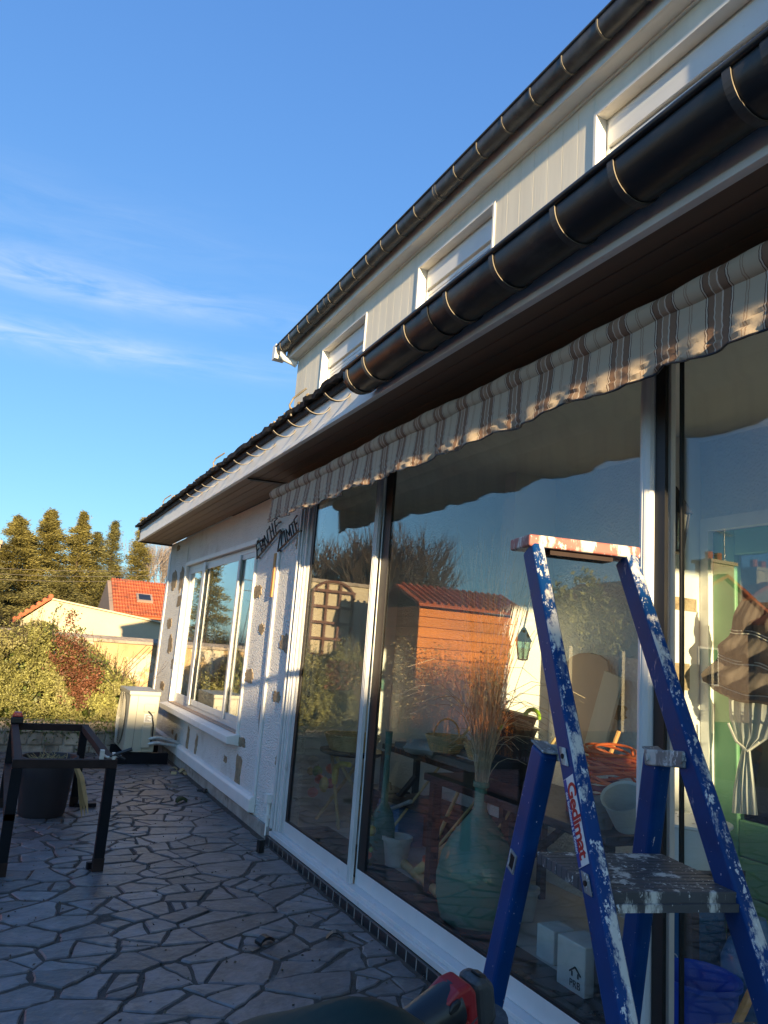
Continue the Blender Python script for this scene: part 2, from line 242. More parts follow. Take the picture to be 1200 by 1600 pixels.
# ------------------------------------------------------------------ building helpers
BASE = {}
def props(o, label=None, cat=None, group=None, kind=None):
    if label: o['label'] = label
    if cat: o['category'] = cat
    if group: o['group'] = group
    if kind: o['kind'] = kind
    return o
def thing(name, label, cat, loc=(0, 0, 0), group=None):
    o = bpy.data.objects.new(name, None); COL.objects.link(o); o.location = loc; o.empty_display_size = .1
    BASE[o] = Vector(loc); return props(o, label, cat, group)
class MB:
    def __init__(s): s.v = []; s.f = []; s.m = []
    def add(s, vs, fs, mi=0):
        b = len(s.v); s.v += [tuple(q) for q in vs]; s.f += [tuple(b+i for i in q) for q in fs]; s.m += [mi]*len(fs); return s
    def hexa(s, p, mi=0): return s.add(p, [(0, 3, 2, 1), (4, 5, 6, 7), (0, 1, 5, 4), (1, 2, 6, 5), (2, 3, 7, 6), (3, 0, 4, 7)], mi)
    def box(s, x0, x1, y0, y1, z0, z1, mi=0):
        return s.hexa([(x0, y0, z0), (x1, y0, z0), (x1, y1, z0), (x0, y1, z0), (x0, y0, z1), (x1, y0, z1), (x1, y1, z1), (x0, y1, z1)], mi)
    def obox(s, c, ax, ay, az, mi=0):     # centre and three half-axes
        c, ax, ay, az = Vector(c), Vector(ax), Vector(ay), Vector(az)
        return s.hexa([c-ax-ay-az, c+ax-ay-az, c+ax+ay-az, c-ax+ay-az, c-ax-ay+az, c+ax-ay+az, c+ax+ay+az, c-ax+ay+az], mi)
    def beam(s, p0, p1, w, d, wdir, mi=0):   # box beam, w wide along wdir, d deep across
        p0, p1 = Vector(p0), Vector(p1); a = (p1-p0); n = a.normalized(); u = Vector(wdir); u = (u-n*u.dot(n)).normalized(); k = n.cross(u)
        return s.obox((p0+p1)/2, u*w/2, k*d/2, a/2, mi)
    def tube(s, pts, r, n=8, caps=True, mi=0):
        pts = [Vector(p) for p in pts]; rr = r if isinstance(r, (list, tuple)) else [r]*len(pts); vs = []; ref = None
        for i, p in enumerate(pts):
            t = (pts[min(i+1, len(pts)-1)]-pts[max(i-1, 0)]).normalized()
            if ref is None: ref = t.orthogonal().normalized()
            ref = (ref-t*ref.dot(t)); ref = ref.normalized() if ref.length > 1e-6 else t.orthogonal().normalized(); k = t.cross(ref)
            for j in range(n): a = 2*math.pi*j/n; vs.append(p+(ref*math.cos(a)+k*math.sin(a))*rr[i])
        fs = [(i*n+j, i*n+(j+1) % n, (i+1)*n+(j+1) % n, (i+1)*n+j) for i in range(len(pts)-1) for j in range(n)]
        if caps: fs += [tuple(range(n-1, -1, -1)), tuple((len(pts)-1)*n+j for j in range(n))]
        return s.add(vs, fs, mi)
    def lathe(s, c, prof, n=24, mi=0, axis='z'):   # profile (r, h)
        c = Vector(c); vs = []
        for r, h in prof:
            for j in range(n):
                a = 2*math.pi*j/n; q = (r*math.cos(a), r*math.sin(a), h)
                if axis == 'x': q = (h, r*math.cos(a), r*math.sin(a))
                if axis == 'y': q = (r*math.cos(a), h, r*math.sin(a))
                vs.append(c+Vector(q))
        fs = [(i*n+j, i*n+(j+1) % n, (i+1)*n+(j+1) % n, (i+1)*n+j) for i in range(len(prof)-1) for j in range(n)]
        return s.add(vs, fs, mi)
    def blob(s, c, r, seed=0, n=12, m=8, amp=.06, mi=0):
        c = Vector(c); rd = random.Random(seed); ph = [rd.uniform(0, 6) for _ in range(4)]; vs = []
        rx, ry, rz = r if isinstance(r, (tuple, list)) else (r, r, r)
        for i in range(m+1):
            th = math.pi*i/m
            for j in range(n):
                a = 2*math.pi*j/n; k = 1+amp*(math.sin(3*a+ph[0])*math.sin(2*th+ph[1])+math.sin(5*a+ph[2])*math.sin(th))
                vs.append(c+Vector((rx*k*math.sin(th)*math.cos(a), ry*k*math.sin(th)*math.sin(a), rz*k*math.cos(th))))
        return s.add(vs, [(i*n+j, (i+1)*n+j, (i+1)*n+(j+1) % n, i*n+(j+1) % n) for i in range(m) for j in range(n)], mi)
    def prism(s, poly, vec, mi=0):
        n = len(poly); p = [Vector(q) for q in poly]; v = Vector(vec); fs = [tuple(range(n-1, -1, -1)), tuple(range(n, 2*n))]+[(i, (i+1) % n, n+(i+1) % n, n+i) for i in range(n)]
        return s.add(p+[q+v for q in p], fs, mi)
    def build(s, name, mats, parent=None, smooth=False, bevel=0, segs=2, loc=None):
        base = BASE[parent] if parent is not None else Vector(loc or (0, 0, 0))
        me = bpy.data.meshes.new(name); me.from_pydata([(a-base.x, b-base.y, c-base.z) for a, b, c in s.v], [], s.f)
        for k in (mats if isinstance(mats, (list, tuple)) else [mats]): me.materials.append(MT[k])
        if any(s.m): me.polygons.foreach_set('material_index', s.m)
        me.update()
        o = bpy.data.objects.new(name, me); COL.objects.link(o)
        if parent is not None: o.parent = parent
        elif loc: o.location = loc
        BASE[o] = base
        if smooth: me.polygons.foreach_set('use_smooth', [True]*len(me.polygons)); me.set_sharp_from_angle(angle=R(40))
        if bevel:
            b = o.modifiers.new('bevel', 'BEVEL'); b.width = bevel; b.segments = segs; b.limit_method = 'ANGLE'
        return o
def raw_mesh(name, V, F4, mk, parent=None, kind=None):     # numpy quads
        base = np.array(BASE[parent]) if parent is not None else np.zeros(3)
        V = (np.asarray(V)-base).astype(np.float32); me = bpy.data.meshes.new(name); n = len(F4); me.vertices.add(len(V)); me.vertices.foreach_set('co', V.ravel())
        k = F4.shape[1]; me.loops.add(n*k); me.loops.foreach_set('vertex_index', F4.astype(np.int32).ravel()); me.polygons.add(n); me.polygons.foreach_set('loop_start', np.arange(0, n*k, k, dtype=np.int32)); me.materials.append(MT[mk]); me.update(calc_edges=True); me.validate()
        o = bpy.data.objects.new(name, me); COL.objects.link(o)
        if parent is not None: o.parent = parent
        BASE[o] = Vector(base); return o
def leaves(name, P, size, mk, parent=None, aspect=.5, flat=0.0, dirs=None, spread=1.0):
    P = np.asarray(P); n = len(P); a = rng.normal(size=(n, 3))
    if dirs is not None: a = dirs+spread*.5*a
    a[:, 2] *= (1-flat*.6); a /= np.linalg.norm(a, axis=1)[:, None]; b = rng.normal(size=(n, 3)); b -= a*(a*b).sum(1)[:, None]; b /= np.linalg.norm(b, axis=1)[:, None]
    s = (np.asarray(size)*rng.uniform(.6, 1.35, n))[:, None]; c = np.cross(a, b)
    V = np.stack([P-a*s*.5, P+b*s*aspect*.5+c*s*.08, P+a*s*.5, P-b*s*aspect*.5+c*s*.08], 1).reshape(-1, 3)
    return raw_mesh(name, V, np.arange(4*n).reshape(n, 4), mk, parent)
class Twigs:       # many thin three-sided branches gathered into one mesh
    def __init__(s): s.V = []; s.F = []; s.n = 0
    def seg(s, p, q, r0, r1):
        p, q = np.asarray(p, float), np.asarray(q, float); t = q-p; L_ = np.linalg.norm(t)
        if L_ < 1e-6: return
        t /= L_; a = np.cross(t, [.31, .52, .79]); a /= np.linalg.norm(a); b = np.cross(t, a)
        for c, r in ((p, r0), (q, r1)):
            for k in range(3): w = 2.094*k; s.V.append(c+(a*math.cos(w)+b*math.sin(w))*r)
        for k in range(3): s.F.append((s.n+k, s.n+(k+1) % 3, s.n+3+(k+1) % 3, s.n+3+k))
        s.n += 6
    def grow(s, p, d, ln, r, depth, spread=.5, up=.15, kids=3, tips=None):
        d = np.asarray(d, float); d /= np.linalg.norm(d); p = np.asarray(p, float); q = p
        for k in range(3):
            d2 = d+rng.normal(size=3)*.10+np.array([0, 0, up*.3]); d2 /= np.linalg.norm(d2); q2 = q+d2*ln/3; s.seg(q, q2, r*(1-k*.17), r*(1-(k+1)*.17)); q = q2; d = d2
            if depth > 0 and k >= 1:
                for _ in range(kids if k == 2 else max(1, kids-1)):
                    e = d+rng.normal(size=3)*spread+np.array([0, 0, up]); s.grow(q, e, ln*rng.uniform(.5, .8), r*.5, depth-1, spread, up, kids, tips)
        if depth == 0 and tips is not None: tips.append(q)
    def build(s, name, mk, parent): return raw_mesh(name, np.array(s.V), np.array(s.F), mk, parent)
def text(name, s, size, o, x, y, mk, parent, ext=.0004, align='CENTER', space=1.0, offset=0.0):   # lettering in the plane of x and y
    c = bpy.data.curves.new(name+'_curve', 'FONT'); c.body = s; c.size = size; c.extrude = ext; c.align_x = align; c.align_y = 'CENTER'; c.materials.append(MT[mk])
    if parent and name == 'lettering': c.space_character = space; c.offset = offset
    tmp = bpy.data.objects.new(name+'_tmp', c); me = bpy.data.meshes.new_from_object(tmp); bpy.data.objects.remove(tmp)
    ob = bpy.data.objects.new(name, me); COL.objects.link(ob); x = Vector(x).normalized(); y = Vector(y); y = (y-x*y.dot(x)).normalized(); z = x.cross(y); o = Vector(o)-(BASE[parent] if parent else Vector())
    ob.matrix_local = Matrix(((x.x, y.x, z.x, o.x), (x.y, y.y, z.y, o.y), (x.z, y.z, z.z, o.z), (0, 0, 0, 1)))
    if parent: ob.parent = parent
    return ob
# ------------------------------------------------------------------ ground
g = MB().add([(-900, -900, -.07), (900, -900, -.07), (900, 900, -.07), (-900, 900, -.07)], [(0, 1, 2, 3)]); props(g.build('garden_ground', 'soil'), kind='structure')
PX0, PX1, PY0, PY1 = -5.5, 1.93, -3.0, 9.55
props(MB().box(PX0, PX1, PY0, PY1, -.12, -.006).build('mortar_bed', 'mortar'), kind='structure')
def split_poly(poly, area):
    out = []; st = [poly]
    def ar(p): return .5*abs(sum(p[i][0]*p[(i+1) % len(p)][1]-p[(i+1) % len(p)][0]*p[i][1] for i in range(len(p))))
    while st:
        p = st.pop(); A = ar(p)
        P = np.array(p); c = P.mean(0); q = P-c; wv, ev = np.linalg.eigh(q.T@q); ratio = math.sqrt(max(wv[1], 1e-9)/max(wv[0], 1e-9))
        if A < area*random.uniform(.55, 1.7) and ratio < 3.2: out.append(p); continue
        if A < area*.35: out.append(p); continue
        ax = ev[:, 1]; an = math.atan2(ax[1], ax[0])+random.gauss(0, .42); n = np.array([math.cos(an), math.sin(an)]); c = c+q[random.randrange(len(q))]*random.uniform(-.12, .22)
        s = (P-c)@n; A1, B1 = [], []
        for i in range(len(p)):
            a, b = P[i], P[(i+1) % len(p)]; sa, sb = s[i], s[(i+1) % len(p)]
            (A1 if sa >= 0 else B1).append(tuple(a))
            if sa*sb < 0: t = sa/(sa-sb); x = tuple(a+t*(b-a)); A1.append(x); B1.append(x)
        if len(A1) < 3 or len(B1) < 3: out.append(p); continue
        st += [A1, B1]
    return out
def inset(p, d):
    P = [np.array(q) for q in p]; c = sum(P)/len(P); out = [tuple(q) for q in P]
    for i in range(len(P)):
        a, b = P[i], P[(i+1) % len(P)]; e = b-a; ln = np.linalg.norm(e)
        if ln < 1e-6: continue
        n = np.array([-e[1], e[0]])/ln
        if (c-a)@n < 0: n = -n
        o = a+n*d*random.uniform(.45, 2.0); res = []
        for j in range(len(out)):
            u, v = np.array(out[j]), np.array(out[(j+1) % len(out)]); su, sv = (u-o)@n, (v-o)@n
            if su >= 0: res.append(tuple(u))
            if su*sv < 0: t = su/(su-sv); res.append(tuple(u+t*(v-u)))
        out = res
        if len(out) < 3: return None
    return out
m = MB(); tint = []
def voronoi_cells(area):
    W_, H_ = PX1-.05-PX0, PY1-PY0; n = int(W_*H_/area); ca, sa = math.cos(.35), math.sin(.35); S = np.array([[ca*.80, sa*.80], [-sa*1.2, ca*1.2]]); P = []
    for k in range(n*14):      # sites kept apart, with uneven spacing
        q = np.array([random.uniform(PX0, PX1-.05), random.uniform(PY0, PY1)])
        if len(P) >= n: break
        if P and np.min(np.linalg.norm((np.array(P)-q)@S.T, axis=1)) < math.sqrt(area)*random.choice((.35, .6, .75)): continue
        P.append(q)
    P = np.array(P); T = P@S.T; out = []
    for i in range(len(P)):
        poly = [(PX0, PY0), (PX1-.05, PY0), (PX1-.05, PY1), (PX0, PY1)]; d = np.linalg.norm(T-T[i], axis=1)
        for j in np.argsort(d)[1:26]:
            nn = S.T@(T[j]-T[i]); mid = (P[i]+P[j])/2; res = []
            for k in range(len(poly)):
                u, v = np.array(poly[k]), np.array(poly[(k+1) % len(poly)]); su, sv = (u-mid)@nn, (v-mid)@nn
                if su <= 0: res.append(tuple(u))
                if su*sv < 0: t = su/(su-sv); res.append(tuple(u+t*(v-u)))
            poly = res
            if len(poly) < 3: break
        if len(poly) >= 3: out += split_poly(poly, area*.62) if random.random() < .62 else [poly]
    return out
polys = voronoi_cells(.045)
for p in polys:
    q = inset(p, .0072)
    if not q: continue
    A = .5*abs(sum(q[i][0]*q[(i+1) % len(q)][1]-q[(i+1) % len(q)][0]*q[i][1] for i in range(len(q))))
    if A < .004: continue
    ring = []
    for i in range(len(q)):      # clipped corners and broken edges
        a, b = np.array(q[i]), np.array(q[(i+1) % len(q)]); ln = np.linalg.norm(b-a)
        if ln < .012: ring.append(a); continue
        k = max(2, int(ln/.05)); cut = min(.009, ln*.12)*random.uniform(.3, 1)
        ts = [cut/ln]+[j/k for j in range(1, k)]+[1-cut/ln]; n = np.array([-(b-a)[1], (b-a)[0]])/ln
        for t in sorted(ts): ring.append(a+t*(b-a)+n*random.gauss(0, .0032))
    cx = sum(ring)/len(ring); z = random.uniform(-.003, .004); tx, ty = random.gauss(0, .009), random.gauss(0, .009); n = len(ring)
    hz = lambda r: z+tx*(r[0]-cx[0])+ty*(r[1]-cx[1])
    vs = [(*(cx+(r-cx)*(1-.006/max(.05, np.linalg.norm(r-cx)))), hz(r)) for r in ring]+[(r[0], r[1], hz(r)-.005) for r in ring]+[(r[0], r[1], -.016) for r in ring]
    fs = [tuple(range(n))]+[(n+i, n+(i+1) % n, (i+1) % n, i) for i in range(n)]+[(2*n+i, 2*n+(i+1) % n, n+(i+1) % n, n+i) for i in range(n)]
    ar2 = sum(ring[i][0]*ring[(i+1) % n][1]-ring[(i+1) % n][0]*ring[i][1] for i in range(n))
    if ar2 < 0: fs = [tuple(reversed(f)) for f in fs]
    m.add(vs, fs); tv = random.choice((random.uniform(.62, 1.0), random.uniform(.85, 1.2), random.uniform(.9, 1.35))); tint += [tv]*len(fs)
o = m.build('stone_patio', 'slate'); props(o, kind='structure')
at = o.data.attributes.new('tint', 'FLOAT', 'FACE'); at.data.foreach_set('value', tint)
gp = []
for _ in range(5200):
    p = random.choice(polys); i = random.randrange(len(p)); a, b = p[i], p[(i+1) % len(p)]; t = random.random(); gp.append((a[0]+t*(b[0]-a[0])+random.gauss(0, .012), a[1]+t*(b[1]-a[1])+random.gauss(0, .012), -.002+random.random()*.004))
gp += [(random.uniform(.2, 1.9), random.uniform(1.5, 8.5), .005) for _ in range(500)]
o = leaves('joint_grit', gp, .013, 'grit', aspect=.8, flat=.5); props(o, kind='stuff')
# ------------------------------------------------------------------ the house
Y1 = 10.80; YE = -1.3                   # far corner and near end of the extension
house = thing('house', 'white rendered house with single storey extension, dark gutters and large glass front', 'house', (2.6, 4.0, 0))
WX1 = 2.14; ZS = 2.683                  # inner face of the facade wall, soffit height
wy0, wy1, wz0, wz1 = 6.54, 9.52, .62, 2.29      # side window opening
m = MB(); m.box(D, WX1, wy1, Y1, 0, ZS); m.box(D, WX1, 5.40, wy0, 0, ZS); m.box(D, WX1, wy0, wy1, 0, wz0); m.box(D+.001, WX1-.001, wy0, wy1, wz1, ZS)
m.build('wall', 'render', house)
MB().box(WX1, 3.20, Y1-.2, Y1, 0, 3.2).build('end_wall', 'smooth_render', house)
MB().box(D+.002, WX1, YE, 5.40, 2.64, ZS).build('door_lintel', 'smooth_render', house)
MB().box(D-.022, D-.002, 5.42, Y1+.01, -.02, .085).build('plinth', 'plinth', house)
lg = MB(); lg.prism([(D-.055, 5.86, .105), (D-.002, 5.86, .095), (D-.002, 5.86, .225), (D-.038, 5.86, .215), (D-.055, 5.86, .195)], (0, 8.6-5.86, 0)); lg.build('plinth_ledge', 'white', house, bevel=.004)
MB().prism([(D-.04, 8.604, .10), (D-.002, 8.604, .095), (D-.002, 8.604, .225), (D-.04, 8.604, .2)], (0, Y1-8.604, 0)).build('plinth_ledge', 'smooth_render', house, bevel=.004)
MB().box(D-.012, D+.10, Y1-.10, Y1+.012, .2, 2.56).build('corner_trim', 'white', house, bevel=.003)
sl_ = MB(); sl_.prism([(D-.115, 6.47, .535), (D-.002, 6.47, .515), (D-.002, 6.47, .612), (D-.115, 6.47, .592)], (0, 9.62-6.47, 0)); sl_.build('window_sill', 'white', house, bevel=.004)
def patch(cx, cy, w, h, x=D, mk='cement', seed=0, th=.006):
    rd = random.Random(seed); c = on_x(cx, cy, x); k = 24; w *= 1.18; h *= 1.15; e1 = on_x(cx+w/2, cy, x)-on_x(cx-w/2, cy, x); e2 = on_x(cx, cy-h/2, x)-on_x(cx, cy+h/2, x)
    p = []
    for i in range(k):
        a = 2*math.pi*i/k; r = .5*rd.uniform(.70, 1.16)/max(abs(math.cos(a)), abs(math.sin(a)))**.55; p.append((x-th, c.y+e1.y*math.cos(a)*r, c.z+e2.z*math.sin(a)*r))
    return MB().prism(p, (th+.004, 0, 0)).build('mortar_patch', mk, house, bevel=.002)
P1 = [(290, 505, 25, 100), (335, 500, 20, 130), (325, 635, 28, 60), (260, 775, 24, 60), (265, 905, 24, 100), (283, 1035, 22, 62), (215, 1165, 22, 50), (810, 575, 50, 72), (835, 812, 30, 60), (985, 900, 62, 100), (758, 1105, 45, 80), (1070, 270, 32, 62), (317, 305, 16, 30)]
P2 = [(930, 115, 40, 62), (832, 260, 20, 180), (940, 515, 34, 74), (712, 398, 42, 58), (690, 580, 30, 240), (375, 375, 13, 165), (427, 413, 12, 115), (300, 380, 12, 78), (610, 508, 18, 42), (280, 335, 10, 28)]
for i, (a, b, w, h) in enumerate(P1): patch(200+a/4, 780+b/4, w/4, h/4, seed=i)
for i, (a, b, w, h) in enumerate(P2): patch(200+a/4, 1060+b/4, w/4, h/4, seed=40+i)
MB().box(D-.020, D-.001, 5.865, 5.915, .225, 2.36).build('cover_strip', 'pvc', house, bevel=.004)
MB().box(D-.014, D-.001, 9.58, 9.62, .62, 2.55).build('cover_strip', 'smooth_render', house, bevel=.003)
t_ = MB(); t_.tube([(D-.016, 5.50, .02), (D-.016, 5.50, .30)], .013, 10); t_.box(D-.045, D-.001, 5.47, 5.53, .25, .31); t_.box(D-.03, D-.001, 5.48, 5.52, .14, .165); t_.build('water_pipe', 'white', house, smooth=True)
# side window: outer frame, two wide posts, three panes, vertical blinds behind
wf = MB(); fx0, fx1 = D+.03, D+.09
wf.box(fx0, fx1, wy0+.002, wy1-.002, wz0+.002, wz0+.05); wf.box(fx0, fx1, wy0+.002, wy1-.002, wz1-.05, wz1-.002); wf.box(fx0, fx1, wy0+.002, wy0+.045, wz0+.05, wz1-.05); wf.box(fx0, fx1, wy1-.045, wy1-.002, wz0+.05, wz1-.05)
win = wf.build('window', 'alu', house, bevel=.003)
def sash(ya, yb, x0, x1, st=.05, name='sash'):
    b = MB(); za, zb = wz0+.05, wz1-.05
    b.box(x0, x1, ya, ya+st, za, zb); b.box(x0, x1, yb-st, yb, za, zb); b.box(x0+.002, x1-.002, ya+st, yb-st, za, za+.06); b.box(x0+.002, x1-.002, ya+st, yb-st, zb-.05, zb); b.build(name, 'alu', win, bevel=.003)
    MB().box((x0+x1)/2-.002, (x0+x1)/2+.002, ya+st, yb-st, za+.06, zb-.05).build('pane', 'glass_pane2', win)
sash(8.62, 9.47, D+.032, D+.058); sash(7.14, 8.74, D+.012, D+.030, .055); sash(6.59, 7.24, D+.032, D+.058)
MB().box(D-.012, D+.0, 8.50, 8.62, wz0+.05, wz1-.02).build('window_post', 'alu', win, bevel=.003)
MB().box(D-.02, D-.001, wy0-.03, wy0-.001, wz0-.02, wz1+.03).build('window_trim', 'white', win); MB().box(D-.02, D-.001, wy0-.03, wy1+.03, wz1+.002, wz1+.045).build('window_trim', 'white', win)
MB().box(D-.02, D-.001, wy1+.001, wy1+.03, wz0-.02, wz1+.0).build('window_trim', 'white', win)
MB().box(D-.03, D+.03, wy0, wy1, wz0-.008, wz0+.003).build('window_trim', 'board_tan', win)
for r_ in (range(0, 7), range(14, 24)):
    for i in r_: y = 6.62+i*.12; MB().box(2.10, 2.103, y, y+.085, .75, 2.25).build('blind_slat', 'blind', win)
# sliding doors along the glass front
fr = MB(); fr.box(D-.03, D+.10, YE, 5.40, .045, .075); fr.box(D-.01, D+.10, YE, 5.37, .0751, .095); fr.box(D-.012, D+.10, 5.30, 5.398, .096, 2.64); fr.box(D-.030, D-.013, 5.375, 5.398, .096, 2.64); fr.box(D-.026, D-.013, 5.318, 5.334, .096, 2.64); fr.box(D-.005, D+.1, 5.265, 5.299, .096, 2.64); fr.box(D-.012, D+.10, YE, 5.30, 2.60, 2.639)
door = fr.build('sliding_door', 'alu', house, bevel=.003)
def leaf(ya, yb, x0, far=.05, near=.05, sw=.045):
    b = MB(); x1 = x0+.024; za, zb = .096, 2.599
    if sw > .01: b.box(x0, x1, yb-far, yb, za, zb)
    b.box(x0, x1, ya, ya+near, za, zb); b.box(x0+.002, x1-.002, ya+near, yb-far, za, za+.085); b.box(x0+.002, x1-.002, ya+near, yb-far, zb-.06, zb)
    for y in ((ya+.012, ya+near-.016, yb-far+.012, yb-.016) if far > .02 else (ya+.012, ya+near-.016)): b.box(x0-.004, x0-.0005, y, y+.005, za, zb)
    b.build('leaf_frame', 'alu', door, bevel=.002)
    r = MB(); r.box(x0+.004, x0+.022, ya+near, ya+near+.012, za+.085, zb-.06); r.box(x0+.004, x0+.022, yb-far-sw, yb-far, za+.085, zb-.06); r.box(x0+.005, x0+.021, ya+near+.012, yb-far-sw, za+.085, za+.097); r.build('seal', 'rubber', door)
    MB().box(x0+.010, x0+.016, ya+near+.012, yb-far-sw, za+.097, zb-.06).build('pane', 'glass_pane', door)
leaf(4.085, 5.262, D+.012, .05, .045); leaf(1.815, 4.08, D+.044, .010, .05, .095)
leaf(-1.25, 1.779, D+.03, .010, .05, .006)
pb = MB(); prof = [(1.834, D+.0), (1.836, D-.016), (1.842, D-.028), (1.852, D-.036), (1.858, D-.0385), (1.862, D-.036), (1.867, D-.0395), (1.876, D-.038), (1.886, D-.030), (1.893, D-.016), (1.896, D+.0)]
pb.prism([(x, y, .1) for y, x in prof], (0, 0, 2.498)); pb.build('door_post', 'alu', door)
MB().box(D-.012, D+.004, 1.790, 1.832, .1, 2.599).build('seal', 'rubber', door)
b = MB(); b.box(D-.05, D-.0305, YE, 5.42, -.02, .043); b.build('threshold_tiles', 'tile_dark', house)
b = MB()
for i in range(100):
    y = 5.41-i*.097; b.box(D-.0515, D-.0502, y, y+.006, -.01, .043)
props(b.build('tile_grout', 'quartz', house), kind='stuff')
# eaves of the extension
XF = 1.505
fb = MB(); fb.box(XF, XF+.028, YE, 10.87, ZS, 2.90); fb.box(XF-.018, XF-.0005, YE, 10.87, ZS-.012, ZS+.012); fb.box(XF-.010, XF-.0005, YE, 10.87, ZS+.013, ZS+.022); fb.build('fascia', 'white', house, bevel=.002)
b = MB()
for i in range(5):
    x0 = XF+.029+i*.083; b.box(x0, x0+.077, YE, 10.86, ZS+.004+.0004*i, ZS+.018)
b.build('soffit', 'soffit', house, bevel=.002)
MB().box(XF-.01, D+.02, 10.861, 10.885, ZS-.012, 2.84).build('verge_board', 'steel_black', house)
rf = MB(); ys = np.arange(YE, 10.96, .06); prev = None
tp = []; bt = []
for i, y in enumerate(ys):      # felted roof with a ragged drip edge
    j = random.uniform(-.012, .012); zj = random.uniform(-.006, .006); tp.append((1.43+j, y, 2.905+zj)); bt.append((1.44+j, y, 2.885+zj+random.uniform(-.014, .004)))
n = len(ys); vs = tp+bt+[(3.25, y, 3.40) for y in ys]+[(3.25, y, 3.36) for y in ys]
fs = [(i, i+1, 2*n+i+1, 2*n+i) for i in range(n-1)]+[(n+i+1, n+i, 3*n+i, 3*n+i+1) for i in range(n-1)]+[(i+1, i, n+i, n+i+1) for i in range(n-1)]+[(0, 2*n, 3*n, n), (n-1, 2*n-1, 4*n-1, 3*n-1)]
rf.add(vs, fs); rf.box(XF-.025, XF-.0005, YE, 10.88, 2.845, 2.884)
roof = rf.build('roof', 'felt', house)
b = MB()
for i in range(160):
    y = random.uniform(3.0, 10.8); s = random.uniform(.004, .013); b.blob((1.437+random.uniform(-.01, .03), y, 2.908), (s, s*1.4, s*.8), i, 6, 4)
props(b.build('moss', 'cement', roof), kind='stuff')
# low gutter: rim, trough, straps; bare hooks where it has been taken down
GX, GZ, GR = 1.410, 2.820, .090
gy0, gy1 = YE, 3.27
def trough(cx, cz, r, y0, y1, lift, name, mk, parent, n=20, th=.004, lens=None):
    b = MB(); prof = [(cx-r, cz+lift)]+[(cx-r*math.cos(math.pi*i/n), cz-r*math.sin(math.pi*i/n)) for i in range(n+1)]+[(cx+r, cz+lift)]
    q = prof+[(cx+(x-cx)*(1-th/r), cz+(z-cz)*(1-th/r) if z < cz else z) for x, z in reversed(prof)]
    ys_ = lens or [y0, y1]; k = len(q); vs = [(x, y, z) for y in ys_ for x, z in q]
    fs = [(a*k+i, a*k+(i+1) % k, (a+1)*k+(i+1) % k, (a+1)*k+i) for a in range(len(ys_)-1) for i in range(k)]+[tuple(range(k-1, -1, -1)), tuple((len(ys_)-1)*k+i for i in range(k))]
    b.add(vs, fs); b.tube([(cx-r-.004, y, cz+lift) for y in (y0, y1)], .011, 10)
    return b.build(name, mk, parent, smooth=True)
gut = trough(GX, GZ, GR, gy0, gy1, .015, 'gutter', 'zinc', house)
cap = MB(); cap.prism([(GX-GR, gy1+.002, GZ+.015)]+[(GX-GR*math.cos(math.pi*i/20), gy1+.002, GZ-GR*math.sin(math.pi*i/20)) for i in range(21)]+[(GX+GR, gy1+.002, GZ+.015)], (0, .012, 0)); cap.build('end_cap', 'zinc', gut)
def strap_mesh(cx, cz, r, lift, y, w, a0=0, a1=180, th=.004, n=18):
    b = MB(); ang = [math.radians(a0+(a1-a0)*i/n) for i in range(n+1)]
    path = ([(cx-r-.002, cz+lift+.008), (cx-r-.002, cz+lift*.5)] if lift else [])+[(cx-(r+.002)*math.cos(a), cz-(r+.002)*math.sin(a)) for a in ang]
    vs = []
    for i, (x, z) in enumerate(path):
        dx, dz = x-cx, min(z-cz, 0); ln = math.hypot(dx, dz) or 1; ox, oz = dx/ln*th, dz/ln*th
        vs += [(x, y, z), (x, y+w, z), (x+ox, y+w, z+oz), (x+ox, y, z+oz)]
    k = len(path); fs = [(4*i+a, 4*i+(a+1) % 4, 4*i+4+(a+1) % 4, 4*i+4+a) for i in range(k-1) for a in range(4)]+[(3, 2, 1, 0), (4*k-4, 4*k-3, 4*k-2, 4*k-1)]
    mi = []
    b.add(vs, fs); b.m = [1 if (f < 4*(k-1) and f % 4 in (2,)) else 0 for f in range(len(fs))]
    return b
for y in (3.24, 3.05, 2.65, 2.31, 2.0, 1.67, 1.42, 1.04, .70, .36, .02, -.4, -.8, -1.3):
    strap_mesh(GX, GZ, GR, .02, y-.014, .024, 0, 150).build('gutter_strap', ['strap', 'strap'] if y > 2.9 else ['strap', 'strap_dark'], gut, smooth=False)
for y in (2.44, .9): strap_mesh(GX, GZ, GR, .012, y, .05, 2, 178, .003).build('gutter_joint', ['zinc', 'zinc'], gut)
for o in [gut]+list(gut.children):      # the gutter falls gently towards its far end
    for v in o.data.vertices: v.co.z -= .006+.021*(v.co.y+BASE[o].y-.8)
for y in (7.45, 7.12, 6.82, 6.53, 6.16, 5.81, 5.46, 5.14, 4.91, 4.5, 4.22, 3.91, 3.62, 3.36):
    strap_mesh(1.42, 2.826, .088, 0, y-.012, .024, random.uniform(42, 55), 168, .004).build('gutter_hook', ['strap', 'strap'], house)
for px, py, dz in ((335, 733, .12), (256, 792, .12), (455, 650, .15)):       # hooks bent up above the roof edge
    p = on_x(px, py, 1.45); MB().tube([p, p+Vector((-.015, .01, dz*.5)), p+Vector((.0, -.01, dz*.8)), p+Vector((.05, -.10, dz*1.15))], .007, 6).build('gutter_hook', 'strap', house)
